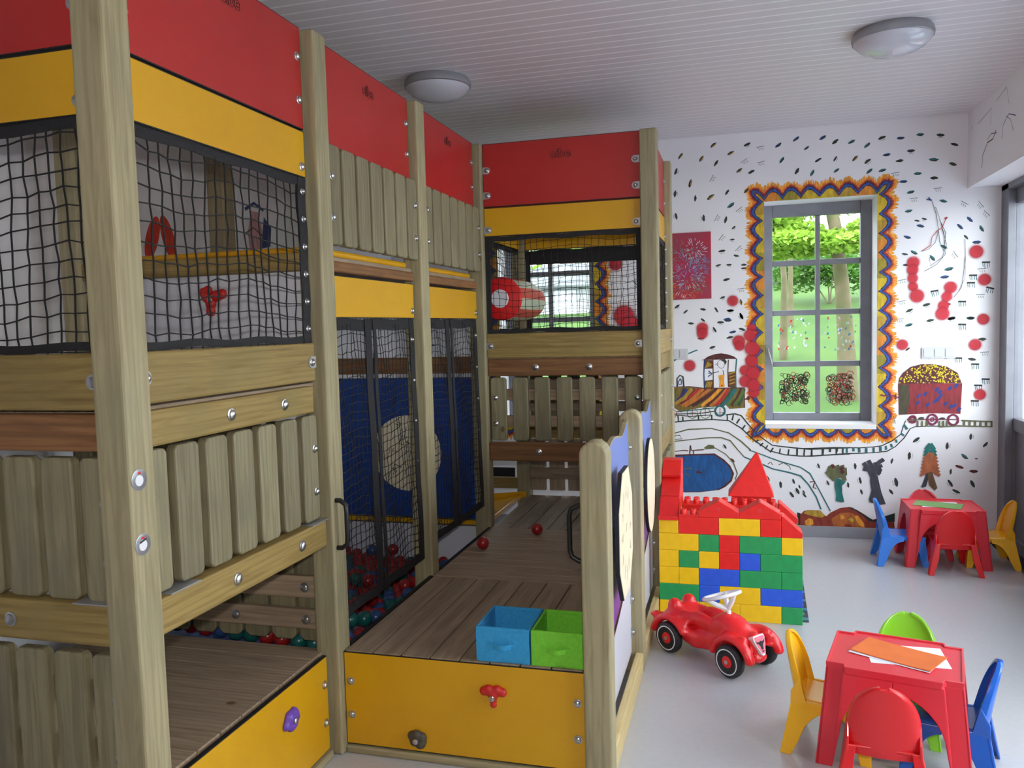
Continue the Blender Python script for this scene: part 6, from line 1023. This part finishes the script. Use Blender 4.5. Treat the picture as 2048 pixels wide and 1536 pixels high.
# steering
sc_ = Vector((.045, 0, .325)); tilt = Matrix.Rotation(math.radians(-20), 3, 'Y')
pts = [sc_+tilt @ Vector((.088*math.cos(2*PI*k/40), .088*math.sin(2*PI*k/40), 0)) for k in range(40)]
sw = MB().tube(pts, .0095, 10, closed=True).build('steering_wheel', 'white_plastic', car, smooth=True)
sp_ = MB(); hubp = Vector((.082, 0, .266))
for a in (0, 2.1, 4.2): p = sc_+tilt @ Vector((.085*math.cos(a), .085*math.sin(a), 0)); sp_.tube([p, (p+hubp)/2+Vector((0, 0, -.004)), hubp], [.009, .013, .012], 8)
sp_.build('wheel_spoke', 'white_plastic', sw, smooth=True)
MB().tube([hubp+Vector((-.004, 0, .01)), Vector((.093, 0, .235))], .0115, 12).build('steering_column', 'white_plastic', car, smooth=True)
MB().tube([Vector((.0915, 0, .243)), Vector((.095, 0, .232))], .016, 14).build('column_collar', 'black_plastic', car)
# badge on the nose: rounded shield with a horned bull head
nn = Vector((.92, 0, .38)).normalized(); vv = Vector((0, 1, 0)); uu = nn.cross(vv).normalized()
if uu.z < 0: uu = -uu
bc = Vector((.268, 0, .148)); fmap = lambda a, z, c: bc+vv*a+uu*z+nn*c
q_ = 1.18
sc2 = lambda pts: [(a*q_, z*q_) for a, z in pts]
bd = MB().prism(sc2([(-.034, .030), (-.030, .038), (.030, .038), (.034, .030), (.030, .008), (.012, -.034), (.005, -.041), (-.005, -.041), (-.012, -.034), (-.030, .008)]), (-.03, .006), fmap).build('badge', 'sticker_white', car, bevel=.002)
MB().prism(sc2([(-.029, .033), (.029, .033), (.026, .008), (.008, -.033), (-.008, -.033), (-.026, .008)]), (.0062, .0072), fmap).build('badge_field', 'badge_pink', bd)
bull = MB()
for pts in ([(-.010, .012), (0, .015), (.010, .012), (.012, .002), (.007, -.004), (.007, -.013), (.004, -.018), (-.004, -.018), (-.007, -.013), (-.007, -.004), (-.012, .002)],
            [(-.009, .012), (-.009, .004), (-.019, .006), (-.027, .019), (-.018, .013)], [(.009, .004), (.009, .012), (.018, .013), (.027, .019), (.019, .006)],
            [(-.006, -.022), (.006, -.022), (.004, -.027), (-.004, -.027)]):
    bull.prism(sc2(pts), (.0074, .0084), fmap)
bull.build('badge_bull', 'black_edge', bd)

# ------------------------------------------------------------------ children's table and chairs
def L_leg(mb, cx, cy, sx, sy, h, wt, wf, Lx, Ly, splay, t, ap, zf=0.5, lipx=True):
    """L-shaped moulded leg growing into half arches; (cx,cy) corner, sx/sy outward signs"""
    def poly(L):
        pts = [(0, 0), (wf, 0), (wt, h*zf)]
        for i in range(1, 9): q = i/8*PI/2; pts.append((wt+(L-wt)*(1-math.cos(q)), h*zf+(h-ap-h*zf)*math.sin(q)))
        return pts+[(L, h), (0, h)]
    def sp(p):
        x, y, z = p; k = splay*(1-z/h)
        return (x+sx*k*max(0, 1-abs(x-cx)/Lx), y+sy*k*max(0, 1-abs(y-cy)/Ly), z)
    mb.prism(poly(Lx), (0, t), lambda s_, z, c: sp((cx-sx*s_, cy-sy*c, z)))
    mb.prism(poly(Ly), (t*.02, t), lambda s_, z, c: sp((cx-sx*c, cy-sy*s_, z)))
def kid_table(name, loc, rot, label):
    o = empty('kids_table', loc, label, 'table', None, rot); H = .385
    hx, hy, e = .225, .168, .028
    out = []
    def corner(sx, sy): return [(sx*hx, sy*(hy-.0)), ]
    out = [(-hx, -hy), (-hx+.06, -hy), (-hx+.066, -hy-e), (hx-.066, -hy-e), (hx-.06, -hy), (hx, -hy), (hx, hy), (hx-.06, hy), (hx-.066, hy+e), (-hx+.066, hy+e), (-hx+.06, hy), (-hx, hy)]
    MB().prism(out, (H-.03, H-.006), lambda a, b_, c: (a, b_, c)).build('table_top', 'coral_plastic', o, bevel=.006, seg=3)
    rim = MB(); n = len(out); inn = [(a*.965, b_*.955) for a, b_ in out]
    vs = []
    for (a, b_), (c, d_) in zip(out, inn): vs += [(a, b_, H-.012), (a, b_, H), (c, d_, H), (c, d_, H-.010)]
    fs = []
    for i in range(n): q, p = i*4, ((i+1) % n)*4; fs += [(q, p, p+1, q+1), (q+1, p+1, p+2, q+2), (q+2, p+2, p+3, q+3)]
    rim.add(vs, fs).build('table_rim', 'coral_plastic', o, bevel=.0015)
    for sx in (-1, 1):
        for sy in (-1, 1):
            mb = MB(); L_leg(mb, sx*hx, sy*hy, sx, sy, H-.02, .064, .052, hx, hy, .034, .012, .045, .36)
            # raised rib on the long sides
            mb.prism([(.052, H*.0), (.066, H*.34)]+[(.066+(hx-.066)*(1-math.cos(q*PI/16)), H*.36+(H*.82-H*.36)*math.sin(q*PI/16)) for q in range(1, 9)]+[(hx, H-.02), (.060, H-.02)], (0, .008), lambda s_, z, c: (sx*(hx-s_)+sx*.034*(1-z/(H-.02))*(1-s_/hx), sy*(hy+e-.004-c-(e-.008)*max(0, 1-z/(H*.85)))+sy*.034*(1-z/(H-.02))*1, z))
            mb.build('table_leg', 'coral_plastic', o, bevel=.004, seg=2)
    return o
def kid_chair(loc, rot, m, label):
    """seat faces local +y, the backrest is at -y"""
    o = empty('kids_chair', loc, label, 'chair', None, rot); SH, BT = .20, .42; hw = .108
    # backrest: curved shell with rounded head
    nu, nv = 12, 14; vs = []; 
    for j in range(nv+1):
        v = 1-(1-j/nv)**1.7; z = SH-.035+(BT-SH+.035)*v
        wd = hw*(1.0 if v < .36 else math.sqrt(max(0.0, 1-((v-.36)/.64)**2.15)))+ .003
        if j == nv: wd = hw*.12
        for i in range(nu+1):
            u = -1+2*i/nu; x = wd*math.sin(u*PI/2*.98)
            y = -.125-.045*v+.016*(x/hw)**2+.032*max(0, abs(u)-.8)/.2*(1-v*.6)
            vs.append((x, y, z))
    fs = [(j*(nu+1)+i, j*(nu+1)+i+1, (j+1)*(nu+1)+i+1, (j+1)*(nu+1)+i) for j in range(nv) for i in range(nu)]
    bk = MB().add(vs, fs).build('backrest', m, o, smooth=True); so = bk.modifiers.new('solid', 'SOLIDIFY'); so.thickness = .012; so.offset = 0
    bv = bk.modifiers.new('bevel', 'BEVEL'); bv.width = .004; bv.segments = 2; bv.limit_method = 'ANGLE'
    # seat: rounded pan with waterfall front
    prof = [(-.135, .0), (-.12, .003), (-.05, -.004), (.04, -.004), (.095, .002), (.118, -.004), (.13, -.02), (.133, -.045)]
    nx = 10; vs = []
    for (y, dz) in prof:
        for i in range(nx+1):
            u = -1+2*i/nx; ww = .114-(.010 if y > .1 else 0); edge = max(0, abs(u)-.82)/.18
            vs.append((ww*u, y, SH+dz-.020*edge**2))
    fs = [(j*(nx+1)+i, j*(nx+1)+i+1, (j+1)*(nx+1)+i+1, (j+1)*(nx+1)+i) for j in range(len(prof)-1) for i in range(nx)]
    st = MB().add(vs, fs).build('seat', m, o, smooth=True); so = st.modifiers.new('solid', 'SOLIDIFY'); so.thickness = .010; so.offset = -1
    for sx in (-1, 1):
        mb = MB(); L_leg(mb, sx*.115, .125, sx, 1, SH-.006, .042, .032, .112, .115, .022, .009, .03, .30); mb.build('chair_leg', m, o, bevel=.003)
        # rear leg runs up into the side of the back
        mb = MB(); zt = SH+.06
        def sp(p): x, y, z = p; k = .045*max(0, 1-z/SH); return (x+sx*k, y-k, z)
        pts = [(-.04, 0), (-.002, 0), (.012, SH*.30)]
        for i in range(1, 9): q = i/8*PI/2; pts.append((.012+.115*(1-math.cos(q)), SH*.30+(SH-.036-SH*.30)*math.sin(q)))
        pts += [(.127, SH-.006), (-.06, SH-.002), (-.10, SH+.06), (-.125, zt), (-.128, zt), (-.085, SH*.98)]
        pts = [(a-.09 if a < .0 else a-.085, z) for a, z in pts]
        pts = [(-.128, 0), (-.088, 0), (-.072, SH*.30)]+[(-.072+.075*(1-math.cos(i/8*PI/2)), SH*.30+(SH-.036-SH*.30)*math.sin(i/8*PI/2)) for i in range(1, 9)]+[(.003, SH-.006), (-.085, SH-.002), (-.098, SH+.04), (-.106, SH+.085), (-.112, SH+.085), (-.140, SH+.03), (-.136, SH*.9)]
        mb.prism(pts, (0, .009), lambda a, z, c: sp((sx*(.116-c), a, z)))
        mb.prism([(0, 0), (.032, 0), (.040, SH*.5), (.030, SH), (0, SH)], (0, .009), lambda a, z, c: sp((sx*(.116-a), -.128-.008*z/SH+c, z)))
        mb.build('chair_leg', m, o, bevel=.003)
    return o
# near table, turned a little
kid_table('near', (.562, 3.235, 0), -.226, 'low coral red plastic kids table with orange folder, nearest the camera')
kid_table('far', (1.31, 5.94, 0), .0, 'low coral red plastic kids table with green sheet, near the mural wall')
kid_chair((.346, 3.266, 0), -PI/2-.22, 'yellow_plastic', 'yellow plastic kids chair at the left side of the near table')
kid_chair((.478, 2.994, 0), -.12, 'red_plastic', 'red plastic kids chair with its back to the camera at the near table')
kid_chair((.632, 3.449, 0), PI-.24, 'lime_plastic', 'lime green plastic kids chair behind the near table')
kid_chair((.726, 3.189, 0), PI/2-.26, 'blue_plastic', 'dark blue plastic kids chair at the right of the near table')
kid_chair((1.052, 5.89, 0), -PI/2, 'light_blue_plastic', 'bright blue plastic kids chair at the left side of the far table')
kid_chair((1.321, 5.751, 0), .0, 'red_plastic', 'red plastic kids chair with its back to the camera at the far table')
kid_chair((1.253, 6.09, 0), PI, 'coral_plastic', 'red plastic kids chair between the far table and the mural wall')
kid_chair((1.575, 5.936, 0), PI/2, 'yellow_plastic', 'yellow plastic kids chair at the far table beside the glass door')
# sheets of paper
def sheet(loc, rot, sx, sy, t, m, name, label, cat='paper', curl=.0):
    mb = MB(); N = 8; vs = []
    for i in range(N+1):
        u = i/N; z = curl*(abs(u-.5)*2)**3
        for (x, y) in ((-sx/2, 0), ): pass
        X = -sx/2+sx*u; vs += [(X, -sy/2, z), (X, sy/2, z), (X, -sy/2, z+t), (X, sy/2, z+t)]
    fs = [(0, 2, 3, 1), (N*4, N*4+1, N*4+3, N*4+2)]
    for i in range(N): q = i*4; fs += [(q, q+1, q+5, q+4), (q+2, q+6, q+7, q+3), (q, q+4, q+6, q+2), (q+1, q+3, q+7, q+5)]
    o = mb.add(vs, fs).build(name, m); o.location = loc; o.rotation_euler = (0, 0, rot); tag(o, label, cat)
    return o
TZ = .3795
sheet((.60, 3.245, TZ), -.26+.25, .27, .19, .0008, 'paper_white', 'paper_sheet', 'white paper sheet at the bottom of the pile on the near table')
sheet((.565, 3.238, TZ+.0012), -.52, .29, .17, .0008, 'paper_white', 'paper_sheet', 'white paper sheet just under the orange folder on the near table', curl=.0015)
sheet((.572, 3.243, TZ+.003), -.55, .29, .165, .003, 'paper_orange', 'paper_folder', 'orange cardboard folder on top of the papers on the near table', 'folder', curl=.003)
sheet((1.30, 5.96, TZ), -.0, .24, .17, .0008, 'paper_white', 'paper_sheet', 'white paper sheet under the green sheet on the far table')
sheet((1.29, 5.95, TZ+.0015), -.35, .29, .17, .0012, 'paper_green', 'paper_sheet', 'green paper sheet on top of the white one on the far table')

# ------------------------------------------------------------------ outdoors
GZ = lambda y: -.25+.215*(y-7.0)
mb = MB(); mb.add([(-14, 6.87, GZ(7)), (14, 6.87, GZ(7)), (16, 24, GZ(24)), (-16, 24, GZ(24)), (-14, 6.87, GZ(7)-.4), (14, 6.87, GZ(7)-.4), (16, 24, GZ(7)-.4), (-16, 24, GZ(7)-.4)], [(0, 1, 2, 3), (4, 7, 6, 5), (0, 4, 5, 1), (1, 5, 6, 2), (2, 6, 7, 3), (3, 7, 4, 0)])
o = mb.build('lawn', 'lawn'); tag(o, 'sloping green lawn seen through the windows', 'lawn', kind='structure')
o = MB().box(2.1, 14, -8, 6.86, -.4, -.2).build('paving', 'house_render'); tag(o, 'pale paving outside the glass doors', 'paving', kind='structure')
def leaves(mb, c, R_, n, sz, rr, flat=.6):
    for i in range(n):
        d = Vector((rr.gauss(0, 1), rr.gauss(0, 1), rr.gauss(0, 1))).normalized(); r = rr.random()**.33
        p = Vector(c)+Vector((d.x*R_[0], d.y*R_[1], d.z*R_[2]))*r
        a = Vector((rr.gauss(0, 1), rr.gauss(0, 1), rr.gauss(0, 1)*flat)).normalized(); nrm = Vector((rr.gauss(0, .6), rr.gauss(0, .6), 1)).normalized(); b_ = nrm.cross(a).normalized(); a = b_.cross(nrm).normalized()
        s_ = sz*rr.uniform(.6, 1.3)
        mb.add([p-a*s_, p-b_*s_*.6+a*s_*.1, p+a*s_, p+b_*s_*.6+a*s_*.1], [(0, 1, 2, 3)])
def tree(x, y, trunk, r0, crown, label, sd, leafm='leaf_bright', n=2600, sz=.085):
    rr = random.Random(sd); o = empty('leafy_tree', (x, y, GZ(y)), label, 'tree', world=False)
    pts = [(dx, 0, h) for dx, h in trunk]; n_ = len(pts)
    mb = MB(); mb.tube(pts, [r0*(1.25 if i == 0 else 1)*(1-.55*i/(n_-1)) for i in range(n_)], 14)
    tp = Vector(pts[-1])
    for k in range(7):
        h = pts[-2][2]+(pts[-1][2]-pts[-2][2])*rr.random(); a = rr.uniform(0, 2*PI); L = rr.uniform(.8, 1.7)
        p = Vector((pts[-2][0], 0, h)); q = p+Vector((math.cos(a)*L, math.sin(a)*L, rr.uniform(.1, .9))); mb.tube([p, (p+q)/2+Vector((0, 0, .12)), q], [r0*.32, r0*.2, r0*.08], 8)
    mb.build('trunk', 'bark', o, smooth=True)
    lf = MB()
    for (cx, cy, cz, rx, ry, rz) in crown:
        for k in range(16):
            c = (cx+rr.uniform(-rx, rx)*.7, cy+rr.uniform(-ry, ry)*.7, cz+rr.uniform(-rz, rz)*.7); leaves(lf, c, (rx*.38, ry*.38, rz*.26), n//16, sz, rr)
    lf.build('foliage', leafm, o)
tree(1.34, 11.0, [(0, -.1), (-.03, .8), (-.07, 1.4), (-.16, 2.2), (-.35, 3.2), (-.5, 4.4)], .115, [(-.3, -.2, 2.16, 1.3, .7, .40), (-.5, .2, 2.9, 1.6, 1.0, .6)], 'leaning tree with mossy trunk outside the right window', 1, n=13000, sz=.048)
tree(.66, 13.0, [(0, -.1), (.02, 1.2), (-.05, 2), (-.1, 4.0)], .055, [(.1, 0, 2.6, 1.6, .5, .6)], 'slim tree with pale pinkish trunk outside the right window', 2, n=3500, sz=.06)
tree(.90, 15.2, [(0, -.1), (0, 1.2), (.02, 2.2), (.1, 4.0)], .045, [(.3, 0, 2.7, 2.0, .6, .8)], 'thin dark-trunked tree between the other two outside the right window', 3, n=3500, sz=.07)
tree(-5.2, 15.0, [(0, -.1), (0, 1.5), (.1, 3), (.1, 4.5)], .12, [(0, 0, 2.6, 2.5, 1.2, 1.4)], 'leafy tree left of the pale house beyond the left window', 4)
def bush(x, y, R_, label, sd, n=2600):
    rr = random.Random(sd); o = empty('round_bush', (x, y, GZ(y)), label, 'bush')
    lf = MB()
    for k in range(8): leaves(lf, (rr.uniform(-.6, .6)*R_[0], rr.uniform(-.5, .5)*R_[1], R_[2]*rr.uniform(.4, 1.1)), (R_[0]*.55, R_[1]*.55, R_[2]*.45), n//8, .06, rr)
    lf.build('foliage', 'leaf_mid', o); st_ = MB()
    for k in range(4): a = k*1.6; st_.tube([(0, 0, -.05), (math.cos(a)*R_[0]*.3, math.sin(a)*R_[1]*.3, R_[2]*.7)], .015, 6)
    st_.build('stem', 'bark', o)
bush(1.75, 17.2, (1.1, .7, .75), 'round dark green bush behind the thin tree outside the right window', 5)
bush(3.5, 15.0, (.9, .7, .6), 'low green bush right of the leaning tree outside the right window', 6)
bush(.3, 19.8, (1.8, .8, .8), 'wide green bush at the far end of the lawn', 7)
bush(-2.9, 20.2, (1.2, .8, 1.3), 'tall green bush behind the pale garden house', 8)
# pale garden house beyond the left window
h = empty('garden_house', (-3.9, 17.0, GZ(17)-.1), 'pale garden house with grey roof beyond the left window', 'house')
MB().box(-2.2, .85, 0, 2.2, -.1, .75).build('house_wall', 'house_render', h)
MB().box(-2.4, .7, -.25, 0.0, .62, .70).build('eaves', 'house_roof', h)
r = MB(); r.prism([(-.3, .70), (1.1, 1.25), (2.5, .70), (2.5, .66), (-.3, .66)], (-2.4, 1.05), lambda a, z, c: (c, a, z)); r.build('roof', 'house_roof', h)
MB().box(.1, .6, -.03, 0.02, 0, .6).build('house_door', 'felt_door', h)
MB().box(-1.6, -.6, -.03, .02, .15, .55).build('house_window', 'window_dark', h)
h = empty('brick_outbuilding', (-3.2, 21.5, GZ(21.5)-.1), 'low brick building with reddish roof far behind the lawn', 'house')
MB().box(-1.4, 3, 0, 2, -.1, .9).build('house_wall', 'red_roof', h); MB().prism([(-.3, .9), (1, 1.9), (2.3, .9)], (-1.6, 3.2), lambda a, z, c: (c, a, z)).build('roof', 'red_roof', h)
o = MB().box(2.75, 2.95, 6.0, 9.5, -.4, 2.6).build('garden_wall', 'outdoor_brick'); tag(o, 'brick garden wall seen through the glass door', 'wall')
